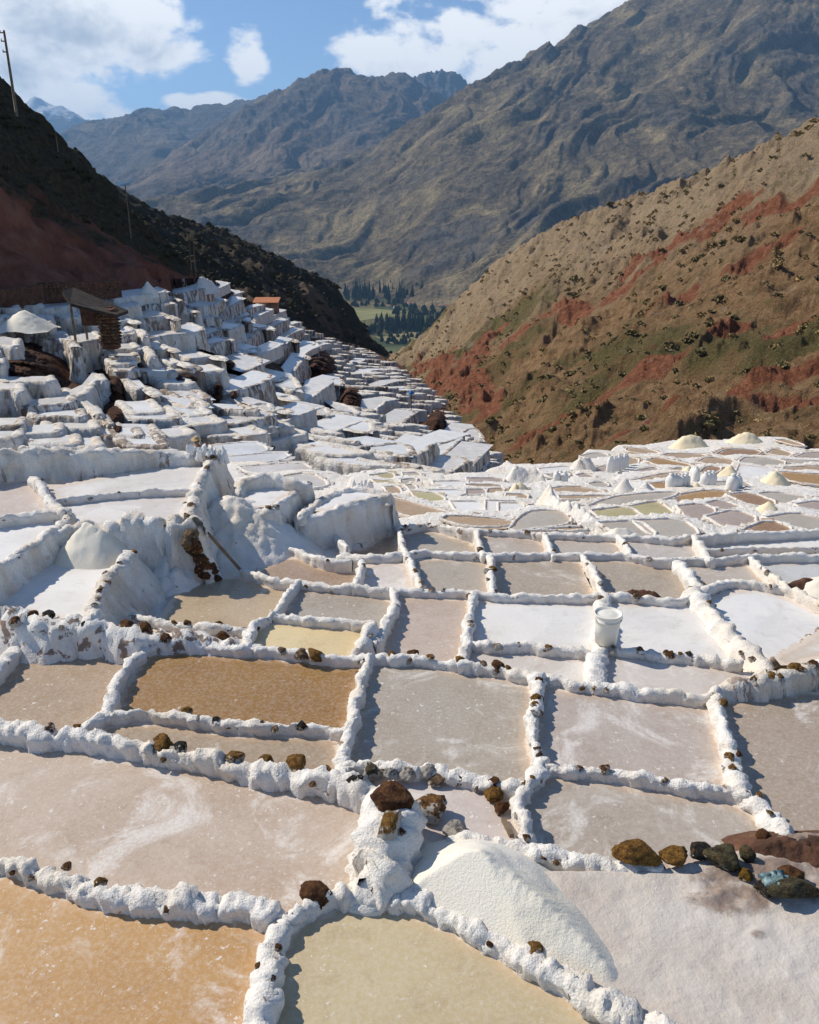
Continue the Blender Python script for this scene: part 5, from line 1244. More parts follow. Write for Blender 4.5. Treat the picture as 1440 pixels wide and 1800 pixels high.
# ------------------------------------------------------------------ salt heaps
def heap(label, spine, base, talus=.65, mat='heap', name='salt_heap', cat='salt heap', noise=.02, group=None, pad=.1, clip=None):
    """spine: (px, py, height) points of its top; base: drop of the ground it lies on (None: the ground there)"""
    P = []
    for px, py, h in spine:
        b = G(py + 8) if base is None else base
        P.append(np.append(at_z(px, py, -b + h)[:2], h))
    P = np.array(P); b = float(G(spine[0][1] + 8) if base is None else base)
    if len(P) > 1: P, _ = resample(P, .06)
    R = P[:, 2] / talus + pad
    lo = (P[:, :2] - R[:, None]).min(0); hi = (P[:, :2] + R[:, None]).max(0)
    d = float(np.linalg.norm([*P[0, :2], b]))
    n = int(np.clip((hi - lo).max() / max(.018, d * .0026), 24, 130))
    X, Y = np.meshgrid(np.linspace(lo[0], hi[0], n), np.linspace(lo[1], hi[1], n))
    q_ = np.stack([X.ravel(), Y.ravel()], 1)
    z_ = np.full(len(q_), -9.)
    for p in P:
        z_ = np.maximum(z_, p[2] - talus * (np.sqrt(((q_ - p[:2]) ** 2).sum(1) + (.07 * p[2]) ** 2) - .07 * p[2]))
    p3_ = np.column_stack([q_, 0 * z_])
    S_ = max(.3, P[:, 2].max())
    z_ += np.clip(z_ / S_ + .3, 0, 1) * (noise * fbm(p3_ * 6 / S_ ** .5, 4) + .06 * S_ * fbm(p3_ * 1.2 / S_, 2))
    z_ = np.maximum(z_, -.12)
    if clip:   # it leans against the dam: falls away towards it
        cp_ = crest(clip, None)[:, :2]; sd_ = segdist(q_, cp_[:-2])
        z_ = np.minimum(z_, np.where(in_poly(q_, cp_), -.11 - sd_, -.02 + 1.15 * sd_))
    v_ = np.column_stack([q_, z_ - b])
    ff = grid_faces(n, n); ff = ff[(z_[ff] > -.10).any(1)]
    us, iv = np.unique(ff, return_inverse=True)
    o = obj(name, mesh(name, v_[us], iv.reshape(-1, 4), M[mat]), label=label, cat=cat, group=group, dirt=0.)
    return o
heap('big white salt heap beside the rock column in front', [(840, 1498, .37), (895, 1534, .30), (955, 1584, .23), (1015, 1640, .15), (1060, 1690, .08)], 4.31, .74, noise=.009, clip=[(640, 1572), (700, 1582), (738, 1589), (769, 1605), (859, 1652), (929, 1694), (1027, 1750), (1110, 1792), (1250, 1862), (1200, 2100), (500, 2100)])
heap('cream salt heap leaning on the knobbly wall', [(150, 918, .40), (175, 930, .34)], 4.22, 1.05)
heap('salt mass under the knobbly wall beside the plank', [(265, 962, .5), (300, 978, .46), (318, 1000, .30)], 4.78, 1.1, 'salt', 'salt_mound', 'salt mound', .09)
heap('smooth salt slope between the two white blocks', [(405, 868, .95), (418, 905, .62), (432, 940, .36)], 5.0, .75, 'salt', 'salt_bank', 'salt bank', .06)
heap('streaked salt bank left of the plank pool', [(450, 925, .55), (462, 950, .4), (470, 968, .2)], 5.0, 1.3, 'wall', 'salt_bank', 'salt bank', .08)
heap('cream salt heap cut off by the right edge', [(1450, 1020, .36), (1500, 1010, .45)], 4.85, .55)
PL = 'salt heaps on the right plateau'
def cone(label, pts, halfw, mat, noise, group):
    """pts: (px, py of the top, py of the foot) along the heap"""
    bd = float(np.mean([G(b_) for _, _, b_ in pts]))
    sp = []
    for px_, t_, b_ in pts:
        y_ = at_z(px_, b_, -bd)[1]
        top_ = at_d(px_, t_, y_)
        sp.append((px_, t_, max(.05, top_[2] + bd)))
    h_ = max(s_[2] for s_ in sp); w_ = halfw / 1440 * at_z(*pts[0][::2], -bd)[1] * 1.08
    heap(label, sp, bd + .03, h_ / w_, mat, noise=noise, group=group)
cone('largest flat-topped yellow heap on the plateau rim, left one', [(1204, 765, 788), (1216, 764, 788), (1228, 766, 788)], 22, 'heap_yellow', .05, PL)
cone('broad domed yellow heap on the plateau rim, right one', [(1300, 763, 777), (1312, 759, 777), (1324, 762, 777)], 22, 'heap_yellow', .05, PL)
cone('pale yellow cone beside the white plateau pan', [(1285, 817, 841), (1272, 826, 841)], 20, 'heap_yellow', .03, PL)
cone('small cream cone among the tan plateau pans', [(1211, 819, 836)], 17, 'heap_yellow', .03, PL)
cone('yellow heap with white shoulder right of the white plateau pan', [(1364, 828, 851), (1376, 836, 851)], 24, 'heap_yellow', .04, PL)
cone('cream heap between the two rows of sacks', [(1224, 848, 866), (1212, 854, 866)], 18, 'heap_yellow', .03, PL)
cone('grooved cream cone in front of the brown plateau pan', [(1353, 882, 907)], 32, 'heap_yellow', .02, PL)
cone('pure white salt cone behind the grey plateau strip', [(1100, 840, 870)], 21, 'salt_mid', .03, PL)
cone('second white salt cone right of the pure white one', [(1136, 848, 867), (1146, 856, 867)], 17, 'salt_mid', .04, PL)
cone('low cream heap on the near edge of the plateau', [(1086, 927, 941), (1100, 928, 941)], 20, 'heap', .02, PL)
KN = 'salt knolls of the plateau'
cone('white crusted knoll at the back left of the plateau', [(1020, 804, 826), (1034, 803, 826)], 16, 'salt_mid', .08, KN)
cone('lumpy white outcrop at the ravine edge of the plateau', [(905, 818, 843), (922, 821, 844), (940, 826, 846), (954, 836, 850)], 13, 'salt_mid', .12, KN)
cone('yellow-streaked knoll below the lumpy outcrop', [(908, 848, 869), (920, 849, 869)], 14, 'heap_yellow', .06, KN)
cone('cracked white ridge in the middle of the plateau', [(966, 850, 882), (974, 872, 895), (1000, 885, 914), (1020, 892, 924), (1042, 904, 938)], 16, 'salt_mid', .10, KN)
heap('pale heap below the shaded stone wall by the cliff', [(40, 545, .95)], float(-S3(40, 552)[0][2]) + .35, .62, 'heap', noise=.1)
heap('small white cone on the shelf at the top of the slope', [(259, 494, 1.1)], float(-S3(258, 505)[0][2]) + .3, 1.5, 'heap', noise=.1)

# flat salt floor in front on the right, with brown smears
n = 150
cx = np.linspace(680, 1560, n); cy = np.linspace(1465, 1900, n)
CX, CY = np.meshgrid(cx, cy)
fl = at_z(CX.ravel(), CY.ravel(), np.full(n * n, -4.285))
st = np.zeros(n * n)
for x, y, rx, ry, a in [(1290, 1575, 95, 34, 1.), (1350, 1530, 130, 35, 1.), (1400, 1480, 110, 22, 1.2), (1330, 1640, 22, 14, .7), (1240, 1540, 60, 18, .7), (1440, 1560, 60, 30, .9)]:
    st = np.maximum(st, a * np.exp(-(((CX.ravel() - x) / rx) ** 2 + ((CY.ravel() - y) / ry) ** 2)))
fl[:, 2] += .012 * fbm(fl * 2.2, 4) + .03 * np.clip(st - .3, 0, 1) * (1 + fbm(fl * 9, 3)) + .006 * ridged(fl * 5, 3) - .012
fl[:, 2] -= .5 * np.clip((1530 - CY.ravel() - np.clip(CX.ravel() - 1150, 0, 400) * .25) / 40, 0, 1)
cl = chaikin(crest([(700, 1570), (738, 1577), (769, 1593), (859, 1640), (929, 1682), (1027, 1738), (1110, 1780), (1250, 1850)], None), 1)
mline = np.interp(CX.ravel(), *np.array([(680, 1560), (738, 1577), (769, 1593), (859, 1640), (929, 1682), (1027, 1738), (1110, 1780), (1250, 1850), (1560, 1960)]).T)
fl[:, 2] -= .5 * np.clip((CY.ravel() - mline) / 15, 0, 1)
def flat_material():
    m, t = material('salt_flat')
    p = t.pos(); s_ = t.attr('stain')
    base = t.ramp(t.noise(p, 1.4, 6, .6), [(.3, (.50, .43, .37)), (.55, (.60, .54, .48)), (.78, (.66, .62, .58))])
    base = t.mix(t.math('MULTIPLY', t.ss(t.noise(p, 30, 5, .7), .55, .75), .4), base, (.78, .75, .72))
    crack = t.ss(t.voro(t.vmath('ADD', p, t.vmath('SCALE', t.noise(p, 3, 4, .6, 0, True), s=.5)), 1.1, 'DISTANCE_TO_EDGE'), .012, .0)
    base = t.mix(t.math('MULTIPLY', t.math('MULTIPLY', crack, t.ss(t.noise(p, 2.5, 3), .45, .6)), .2), base, (.80, .77, .72))
    k = t.ss(t.math('ADD', s_, t.math('MULTIPLY', t.math('SUBTRACT', t.noise(p, 5, 6, .7, .4), .5), 1.7)), .35, .85)
    base = t.mix(t.math('MULTIPLY', k, .8), base, t.ramp(t.noise(p, 9, 4), [(.3, (.12, .07, .05)), (.7, (.33, .23, .17))]))
    h = t.math('ADD', t.noise(p, 26, 6, .7), t.math('MULTIPLY', crack, .08))
    finish(t, base, .75, t.bump(h, .6, .02), .25)
    return m
obj('salt_flat', mesh('salt_flat', fl, grid_faces(n, n)[:, ::-1], flat_material(), True, {'stain': st}), kind='structure', label='dry trampled salt floor with brown smears')

# loose stones and earth at the right
LO = [(1125, 1500, 66, OC, .12, (1.2, .9, .8), 'smooth orange-ochre stone at the left end of the loose row'), (1190, 1503, 48, OC, .15, (1.1, 1, .9), 'ochre stone second in the loose row'), (1232, 1497, 40, DK, .2, (1.1, 1, .8), 'dark grey stone in the loose row'), (1274, 1503, 58, OL, .15, (1.1, 1, .9), 'round olive stone in the middle of the loose row'),
      (1312, 1500, 34, OL, .1, (.8, 1, 1.3), 'upright olive slab at the right end of the loose row'), (1340, 1466, 24, BR, .1, (1, 1, 1), 'small brown stone on the earth mound'), (1310, 1537, 34, (.42, .24, .03), .15, (.7, 1, .9), 'small yellow stone below the loose row'), (1384, 1538, 52, BR, .1, (1.1, .9, .7), 'flat red-brown stone near the right edge'),
      (1402, 1562, 70, OL, .12, (1.4, .7, .6), 'long olive-brown stone near the right edge'), (1345, 1560, 40, (.10, .08, .06), .2, (1, 1, .7), 'dark stone beside the teal scrap'), (868, 1394, 38, OC, .1, (1, 1, .8), 'ochre stone lying in the small whitish pan'), (880, 1420, 30, BR, .1, (1, 1, 1.1), 'brown stone beside the ochre one in the small pan'),
      (768, 1371, 34, TN, .3, (1.1, 1, .7), 'tan stone at the edge of the small whitish pan'), (806, 1371, 28, DK, .2, (1.1, 1, .8), 'dark stone at the edge of the small whitish pan'), (842, 1387, 18, TN, .4, (1, 1, 1), 'tiny tan stone in the small whitish pan'), (762, 1420, 66, (.40, .20, .07), .42, (1, .9, 1.1), 'tan boulder with orange top behind the rock column'), (800, 1457, 44, WH, .5, (1, 1, .9), 'white salt-coated boulder behind the big heap'), (715, 1480, 40, WH, .5, (1, 1, 1.2), 'white salt-coated boulder at the foot of the rock column')]
for px, py, wpx, col, fr, sz, lab in LO:
    zz_ = -4.285 if py > 1460 and px > 1000 else -4.41
    q_ = at_z(px, py, zz_ + .04)
    r_ = wpx / 1440 * (q_[1] * CT - q_[2] * ST) / 2
    q_ = at_z(px, py, zz_ + r_ * .5)
    o = stone_at(q_, r_, None, col, fr, sz=sz, name='stone')
    o.rotation_euler = (random.uniform(-.15, .15), random.uniform(-.15, .15), random.uniform(-.4, .4))
    o['label'] = lab; o['category'] = 'stone'; o['group'] = 'loose stones'
heap('dark brown earth mound at the right edge', [(1335, 1480, .05), (1370, 1474, .09), (1410, 1478, .09), (1470, 1478, .12)], 4.3, .6, 'dirt', 'earth_mound', 'earth mound', .06)
heap('brown clod of earth on a dam in the second row', [(1105, 1038, .06), (1125, 1034, .08), (1150, 1040, .06)], 4.57, .8, 'dirt', 'earth_clod', 'clod', .05)
heap('brown clod left of the cut-off heap', [(1390, 1026, .06), (1410, 1018, .09), (1425, 1014, .07)], 4.62, .8, 'dirt', 'earth_clod', 'clod', .05)
# teal scrap of net
rs = np.random.default_rng(4)
q0 = at_z(1368, 1552, -4.21)
nn = 16
X, Y = np.meshgrid(np.linspace(-1, 1, nn), np.linspace(-1, 1, nn))
v = np.column_stack([X.ravel() * .10, Y.ravel() * .07, 0 * X.ravel()])
v[:, 2] = .05 * fbm(v * 22 + 1, 3) + .03 * (1 - X.ravel() ** 2); v[:, 0] += .03 * perlin(v * 30 + 5)
M['teal'] = simple('teal_plastic', [(.35, (.05, .10, .11)), (.6, (.20, .30, .32)), (.8, (.55, .60, .60))], 30, .5, .6, .01, 80)
o = obj('plastic_scrap', mesh('plastic_scrap', v, grid_faces(nn, nn), M['teal']), loc=tuple(q0), label='crumpled teal plastic scrap among the loose stones', cat='scrap')
# wooden stake in the small pan, plank by the wall
def beam(name, a, b, wd, th, label, cat, mat='wood'):
    a, b = np.array(a, float), np.array(b, float); d = b - a
    L = np.linalg.norm(d)
    nseg = 10
    v = []
    for i in range(nseg + 1):
        k = i / nseg
        for sx, sy in ((-1, -1), (1, -1), (1, 1), (-1, 1)):
            v.append((sx * wd / 2 * (1 + .08 * math.sin(i * 1.7)), sy * th / 2, k * L))
    f = [(i * 4 + j, i * 4 + (j + 1) % 4, (i + 1) * 4 + (j + 1) % 4, (i + 1) * 4 + j) for i in range(nseg) for j in range(4)] + [(0, 3, 2, 1), (nseg * 4, nseg * 4 + 1, nseg * 4 + 2, nseg * 4 + 3)]
    o = obj(name, mesh(name, v, f, M[mat], False), loc=tuple(a), label=label, cat=cat)
    o.rotation_mode = 'QUATERNION'; o.rotation_quaternion = Vector(d).to_track_quat('Z', 'Y')
    return o
beam('wooden_stake', at_z(885, 1440, -4.40), at_z(900, 1470, -4.28), .035, .03, 'small dark wooden stake in the whitish pan', 'stake')
beam('plank', at_z(366, 938, -4.08), at_z(422, 1001, -4.70), .09, .04, 'weathered plank leaning on the stone buttress', 'plank')
# stone buttress
bq = at_z(384, 1004, -4.75) + np.array([.0, -.36, .02])
bt = obj('stone_buttress', None, loc=tuple(bq), label='buttress of bare brown stones beside the plank', cat='buttress')
for k in range(26):
    lv = k // 3
    stone_at((-.02 - .022 * lv + random.uniform(-.10, .10) * (1 - lv * .05), random.uniform(-.10, .06) - .02 * lv, .05 + lv * .085), random.uniform(.065, .095), bt, random.choice([BR, OC, BR, (.20, .10, .05), TN]), .12)

# jagged crystals and crumpled bags
def shards(label, px, py, wpx, hpx, dist_drop, nsh, name, cat, mat, seed):
    rs_ = np.random.default_rng(seed)
    root = obj(name, None, loc=tuple(at_z(px, py, -dist_drop)), label=label, cat=cat)
    dep = np.linalg.norm(root.location)
    W, Hh = wpx / 1440 * dep, hpx / 1440 * dep
    for k in range(nsh):
        x = (k + .5) / nsh - .5
        h_ = Hh * rs_.uniform(.55, 1.0); w_ = W / nsh * rs_.uniform(.9, 1.5)
        prof = [(w_ * .55, -h_ * .4), (w_ * .62, 0), (w_ * .6, h_ * .45), (w_ * .38, h_ * .8), (.004, h_)]
        v_, f_ = lathe(prof, 7)
        v_ = v_ * (1 + .35 * fbm(v_ * (2.5 / w_) + seed + k, 3)[:, None])
        o_ = obj('shard', mesh('shard', v_, f_, M[mat], False), root, loc=(x * W, rs_.uniform(-.12, .12) * W, 0), dirt=0.)
        o_.rotation_euler = (rs_.uniform(-.3, .3), rs_.uniform(-.35, .35), rs_.uniform(0, 6))
    return root
shards('jagged white salt crystals at the corner of the high pans', 372, 806, 56, 22, 3.88, 9, 'salt_crystals', 'crystals', 'sack', 3)
shards('taller clump of jagged salt crystals below the hat wearer', 344, 797, 30, 18, 3.84, 5, 'salt_crystals', 'crystals', 'sack', 9)
shards('crumpled white sacks behind the fluted block', 637, 862, 38, 22, 5.4, 6, 'sack_bundle', 'sacks', 'sack', 5)

# sacks of salt
def sack_mesh(seed):
    rs_ = np.random.default_rng(seed)
    v_, f_ = lathe([(.0, 0), (.13, 0), (.17, .05), (.18, .2), (.17, .42), (.15, .55), (.09, .61), (.05, .64), (.085, .70), (.0, .68)], 14)
    v_[:, :2] *= (1 + .10 * fbm(v_ * 5 + seed, 3)[:, None]); v_[:, 0] *= 1.1; v_[:, 2] *= rs_.uniform(.92, 1.05)
    return mesh('sack', v_, f_, M['sack'])
SACKS = [sack_mesh(k) for k in range(4)]
def sacks(group, where, lst, sc=1.0, thin=1.0):
    for k, (px, py) in enumerate(lst):
        o_ = obj('salt_sack', SACKS[k % 4], loc=tuple(at_z(px, py, -G(py) + .02)), label=f'white salt sack {where}, {ORD[k]} from the left', cat='sack', group=group)
        o_.rotation_euler = (random.uniform(-.06, .06), random.uniform(-.06, .06), random.uniform(0, 6)); o_.scale = (sc * thin, sc * thin, sc)
sacks('row of salt sacks', 'in the tidy diagonal row', [(1070 + 4.3 * k, 832 - 1.25 * k) for k in range(8)], .72, .62)
sacks('sacks left of the cream heap', 'beside the ochre plateau pan', [(1178, 864), (1184, 864), (1190, 864), (1197, 863), (1203, 862)], .62)
sacks('sacks behind the cream heap', 'behind the cream heap', [(1217, 848), (1222, 849)], .62)
sacks('sacks right of the cream heap', 'at the end of the cream heap', [(1236, 862), (1244, 859), (1249, 857)], .64)
sacks('sacks right of the ochre pan', 'on the dam right of the ochre pan', [(1284, 868), (1289, 866), (1295, 865)], .66)
sacks('sacks by the shaded plateau corner', 'lying near the cracked ridge', [(978, 851), (985, 850), (991, 851)], .5)

# bucket
bz = at_z(1065, 1128, -4.40)
bk = obj('bucket', None, loc=tuple(bz),  label='white plastic bucket standing on the broad salt ramp', cat='bucket')
v, f = lathe([(0, .004), (.125, .004), (.130, .0), (.150, .24), (.152, .29), (.162, .292), (.162, .305), (.152, .308), (.160, .36), (.168, .362), (.168, .378), (.158, .380), (.152, .355), (.10, .365), (.05, .38), (.0, .372)], 32)
obj('body', mesh('body', v, f, M['plastic']), bk)
a = np.linspace(0, math.pi, 18)
v, f = tube(np.column_stack([.166 * np.cos(a), -.02 - .11 * np.sin(a), .335 - .06 * np.sin(a)]), .004, 6)
obj('handle', mesh('handle', v, f, simple('bucket_wire', [(.3, (.3, .3, .3)), (.7, (.4, .4, .4))], 4, .4)), bk)

bk.scale = (.88, .88, .92)
# ------------------------------------------------------------------ hat wearer
hd = at_d(346, 776, 31.0)
ft = hd.copy(); ft[2] -= 1.60
M['cloth'] = simple('pale_shirt', [(.3, (.55, .56, .60)), (.7, (.70, .71, .74))], 8, .9, .4, .01, 30)
M['straw'] = simple('straw', [(.3, (.40, .27, .12)), (.7, (.60, .44, .22))], 20, .85, .4, .01, 60)
M['skin'] = simple('skin', [(.3, (.30, .16, .10)), (.7, (.36, .20, .13))], 6, .6, .1, .004, 40)
M['hair'] = simple('black_hair', [(.3, (.01, .009, .008)), (.7, (.03, .025, .02))], 10, .6, .3, .01, 40)
M['trousers'] = simple('dark_trousers', [(.3, (.03, .03, .04)), (.7, (.06, .06, .07))], 8, .9, .3, .01, 30)
def skinned(name, nodes, edges, parent, mat, sub=2):
    me = bpy.data.meshes.new(name)
    me.from_pydata([n_[0] for n_ in nodes], edges, [])
    o_ = obj(name, me, parent)
    me.materials.append(M[mat])
    md = o_.modifiers.new('skin', 'SKIN'); md.use_smooth_shade = True
    for k, n_ in enumerate(nodes):
        me.skin_vertices[0].data[k].radius = (n_[1], n_[1] * (n_[2] if len(n_) > 2 else 1))
        me.skin_vertices[0].data[k].use_root = k == 0
    s_ = o_.modifiers.new('subdivision', 'SUBSURF'); s_.levels = sub; s_.render_levels = sub
    return o_
per = obj('person', None, loc=tuple(ft), label='person in a straw hat and pale shirt standing behind the salt crystals', cat='person')
per.rotation_euler = (0, 0, math.radians(150))
nodes = [((0, 0, .93), .15, .8), ((0, 0, 1.12), .14, .8), ((0, -.01, 1.32), .17, .75), ((0, 0, 1.42), .10, .8), ((0, 0, 1.49), .055), ((0, .01, 1.57), .085, 1.1), ((0, .015, 1.66), .095, 1.1), ((0, .015, 1.73), .06),
         ((.17, 0, 1.38), .07), ((.23, .02, 1.14), .048), ((.22, .16, .98), .037), ((.21, .22, .94), .034), ((-.17, 0, 1.38), .07), ((-.23, .02, 1.14), .048), ((-.22, .16, .98), .037), ((-.21, .22, .94), .034),
         ((.09, 0, .86), .095), ((.10, .02, .50), .065), ((.10, -.02, .10), .045), ((.10, .10, .03), .04), ((-.09, 0, .86), .095), ((-.10, .02, .50), .065), ((-.10, -.02, .10), .045), ((-.10, .10, .03), .04)]
edges = [(0, 1), (1, 2), (2, 3), (3, 4), (4, 5), (5, 6), (6, 7), (3, 8), (8, 9), (9, 10), (10, 11), (3, 12), (12, 13), (13, 14), (14, 15), (0, 16), (16, 17), (17, 18), (18, 19), (0, 20), (20, 21), (21, 22), (22, 23)]
for sx, wr in ((1, 11), (-1, 15)):
    for k in range(5):
        b_ = len(nodes)
        nodes += [((sx * (.21 + (.018 * (k - 2) if k < 4 else -.04)), .25, .92 - .006 * k), .011), ((sx * (.21 + (.02 * (k - 2) if k < 4 else -.05)), .30 - (.03 if k == 4 else 0), .885), .009)]
        edges += [(wr, b_), (b_, b_ + 1)]
skinned('body', nodes, edges, per, 'skin')
skinned('shirt', [((0, 0, .90), .17, .8), ((0, 0, 1.12), .16, .8), ((0, -.01, 1.32), .19, .75), ((0, 0, 1.42), .12, .8), ((.18, 0, 1.37), .09), ((.235, .02, 1.14), .066), ((.225, .12, 1.02), .055), ((-.18, 0, 1.37), .09), ((-.235, .02, 1.14), .066), ((-.225, .12, 1.02), .055)], [(0, 1), (1, 2), (2, 3), (3, 4), (4, 5), (5, 6), (3, 7), (7, 8), (8, 9)], per, 'cloth')
skinned('trousers', [((0, 0, .95), .165, .8), ((.09, 0, .84), .11), ((.10, .02, .50), .085), ((.10, -.02, .08), .065), ((-.09, 0, .84), .11), ((-.10, .02, .50), .085), ((-.10, -.02, .08), .065)], [(0, 1), (1, 2), (2, 3), (0, 4), (4, 5), (5, 6)], per, 'trousers')
v, f = lathe([(.0, 1.82), (.06, 1.82), (.105, 1.79), (.115, 1.72), (.15, 1.705), (.205, 1.70), (.21, 1.692), (.15, 1.695), (.11, 1.70), (.10, 1.71)], 26)
v[:, 2] += .025 * np.cos(2 * np.arctan2(v[:, 1], v[:, 0])) * (np.hypot(v[:, 0], v[:, 1]) > .13)
obj('hat', mesh('hat', v + np.array([0, .015, -.01]), f, M['straw']), per)
v, f = lathe([(.0, 1.76), (.09, 1.75), (.108, 1.68), (.10, 1.60), (.06, 1.55), (.0, 1.54)], 18)
v[:, 1] = np.minimum(v[:, 1], .03)
obj('hair', mesh('hair', v, f, M['hair']), per)
# stool of earth under the feet so that nobody floats
heap('low earth step under the person with the hat', [tuple(np.round(np.array(to_px(ft + np.array([0, 0, 0])))).tolist()) + (.0,)], float(-ft[2]) + .0, .6, 'dirt', 'earth_step', 'earth step', .01, pad=.9)

# ------------------------------------------------------------------ hut, stone walls, poles, shed
rows_ = [(-40, 546, 533), (0, 538, 508), (40, 532, 506), (72, 526, 507)]
def rubble_wall(label, base_px, hpx, thick, cols_, rows__, col_a):
    P0 = np.array([S3(x, y)[0] for x, y in base_px]); P0 = P0 * (1 - 1.2 / np.linalg.norm(P0, axis=1))[:, None]
    H_ = hpx / 1440 * float(P0[:, 1].mean())
    line, s_ = resample(P0, np.linalg.norm(np.diff(P0, axis=0), axis=1).sum() / cols_)
    root = obj('stone_wall', None, loc=tuple(line[0]), label=label, cat='wall')
    core = []
    for a_, b_ in zip(line[:-1], line[1:]):
        core.append(box((a_ + b_) / 2 - line[0] + np.array([0, .12, H_ / 2 - .2]), (np.linalg.norm(b_ - a_) * 1.1, thick, H_ + .3), math.atan2(b_[1] - a_[1], b_[0] - a_[0])))
    v_, f_ = join_py(core)
    obj('core', mesh('core', v_, f_, M['dirt'], False), root)
    for r_ in range(rows__):
        for k in range(len(line)):
            q_ = line[k] - line[0] + np.array([random.uniform(-.12, .12), -thick * .45 + random.uniform(-.05, .05), H_ * (r_ + .5) / rows__])
            o_ = stone_at(q_, 1, root, random.choice([(.20, .11, .06), (.14, .08, .05), (.28, .18, .10), (.10, .06, .04)]), .12, True)
            s0 = H_ / rows__ * .62; o_.scale = (s0 * random.uniform(1.0, 1.6), s0 * .7, s0 * random.uniform(.8, 1.05)); o_.rotation_euler = (0, random.uniform(-.2, .2), random.uniform(-.3, .3))
    return root
rubble_wall('dark rubble wall under the red cliff, left of the gap', [(-60, 548), (0, 536), (40, 530), (72, 525)], 26, .5, 16, 5, 0)
rubble_wall('long brown rubble wall at the foot of the red cliff', [(76, 521), (120, 520), (165, 518), (208, 515)], 23, .5, 24, 5, 0)
# hut with a lean-to roof on a stone pillar
hq = S3(196, 606)[0]; hq = hq * (1 - 1.4 / np.linalg.norm(hq)); hs = hq[1] / 1440 * 1.06
hut = obj('stone_hut', None, loc=tuple(hq), label='stone hut with a dark sloping roof on the terraces', cat='hut')
pw, ph = 28 * hs, 58 * hs
v, f = box((0, 0, ph / 2 - .1), (pw * .82, pw * .82, ph + .2)); obj('core', mesh('core', v, f, M['dirt'], False), hut)
for lv in range(11):
    for side in range(4):
        for k in range(4):
            u_ = (k + .5) / 4 - .5; h_ = pw * .41
            x_, y_ = [(u_ * pw * .9, -h_), (h_, u_ * pw * .9), (u_ * pw * .9, h_), (-h_, u_ * pw * .9)][side]
            o_ = stone_at((x_ + random.uniform(-.02, .02) + (10 - lv) * .0, y_, ph * (lv + .5) / 11), 1, hut, random.choice([(.30, .16, .08), (.22, .11, .06), (.36, .22, .12), (.15, .08, .05)]), .1, True)
            o_.scale = (pw * .16, pw * .16, ph * .055)
            o_.rotation_euler = (0, 0, random.uniform(-.3, .3))
rf = np.array([(-66, -8, 62 + 24), (-46, -30, 62 + 8), (24, -30, 52), (24, 30, 52), (-46, 40, 62 + 12), (-66, 40, 62 + 26)], float) * hs
rv = []
for q_ in rf: rv += [q_, q_ - np.array([0, 0, 5 * hs])]
rf_f = [tuple(range(0, 12, 2)), tuple(range(11, 0, -2))] + [(2 * i, 2 * i + 1, (2 * i + 3) % 12, (2 * i + 2) % 12) for i in range(6)]
obj('roof', mesh('roof', rv, rf_f, M['thatch'], False), hut)
for x, y in ((-50, -20), (-50, 30)):
    v, f = box((x * hs, y * hs, 30 * hs), (3 * hs, 3 * hs, 70 * hs)); obj('post', mesh('post', v, f, M['wood'], False), hut)
v, f = box((-22 * hs, 12 * hs, 45 * hs), (50 * hs, 10 * hs, 30 * hs)); obj('back_wall', mesh('back_wall', v, f, M['dirt'], False), hut)

def pole(label, px, py0, py1, dist_, r, cross=None):
    a_ = at_d(px, py0, dist_); dp = a_[1] * CT - a_[2] * ST
    H_ = (py0 - py1) / 1440 * dp * 1.02
    root = obj('utility_pole', None, loc=tuple(a_ - np.array([0, 0, .8])), label=label, cat='pole')
    v_, f_ = tube([(0, 0, 0), (0, 0, H_ * .5), (0, 0, H_ + .8)], [r, r * .85, r * .65], 10)
    obj('post', mesh('post', v_, f_, M['wood']), root)
    if cross:
        for k, zf in enumerate(cross):
            v_, f_ = box((-.18 * H_ / 6, 0, .8 + H_ * zf), (.07 * H_, .07, .08)); c_ = obj('crossarm', mesh('crossarm', v_, f_, M['wood'], False), root)
            for s_ in (-1, 1):
                v_, f_ = lathe([(0, 0), (.05, 0), (.06, .06), (.03, .10), (.05, .13), (0, .16)], 8, (-.18 * H_ / 6 + s_ * .028 * H_, 0, .8 + H_ * zf + .04))
                obj('insulator', mesh('insulator', v_, f_, M['sack']), c_)
    return root
pole('tall leaning utility pole on the red cliff top', 27, 186, 72, 77, .13, (.97, .86, .72))
pole('thin pole standing below the dark ridge', 229, 404, 332, 84, .07)
pole('slim pole at the top end of the terraces', 345, 488, 428, 92, .07)
pole('thin pole on the skyline of the red cliff', 100, 250, 232, 79, .05)
pole('short pole next to the red-roofed shed', 487, 546, 524, 140, .12)
pole('pole with guy beside the tall thin one at the terraces', 338, 486, 418, 96, .05)
# red roofed shed
sq = at_d(470, 548, 138)
sh = obj('shed', None, loc=tuple(sq), label='low shed with an orange-red roof on the ridge of the slope', cat='shed')
v, f = box((0, 0, .6), (3.6, 2.4, 2.0)); obj('wall', mesh('wall', v, f, simple('adobe', [(.3, (.20, .11, .07)), (.7, (.30, .17, .10))], 1, .9)), sh)
v, f = np.array([(-2.1, -1.5, 1.55), (2.1, -1.5, 1.55), (2.1, 1.5, 2.1), (-2.1, 1.5, 2.1), (-2.1, -1.5, 1.65), (2.1, -1.5, 1.65), (2.1, 1.5, 2.2), (-2.1, 1.5, 2.2)]), [(3, 2, 1, 0), (4, 5, 6, 7), (0, 1, 5, 4), (1, 2, 6, 5), (2, 3, 7, 6), (3, 0, 4, 7)]
obj('roof', mesh('roof', v, f, simple('tile_roof', [(.3, (.42, .15, .07)), (.7, (.55, .23, .11))], 3, .8), False), sh)
v, f = box((.5, -1.22, .45), (.8, .06, 1.5)); obj('door', mesh('door', v, f, M['wood'], False), sh)
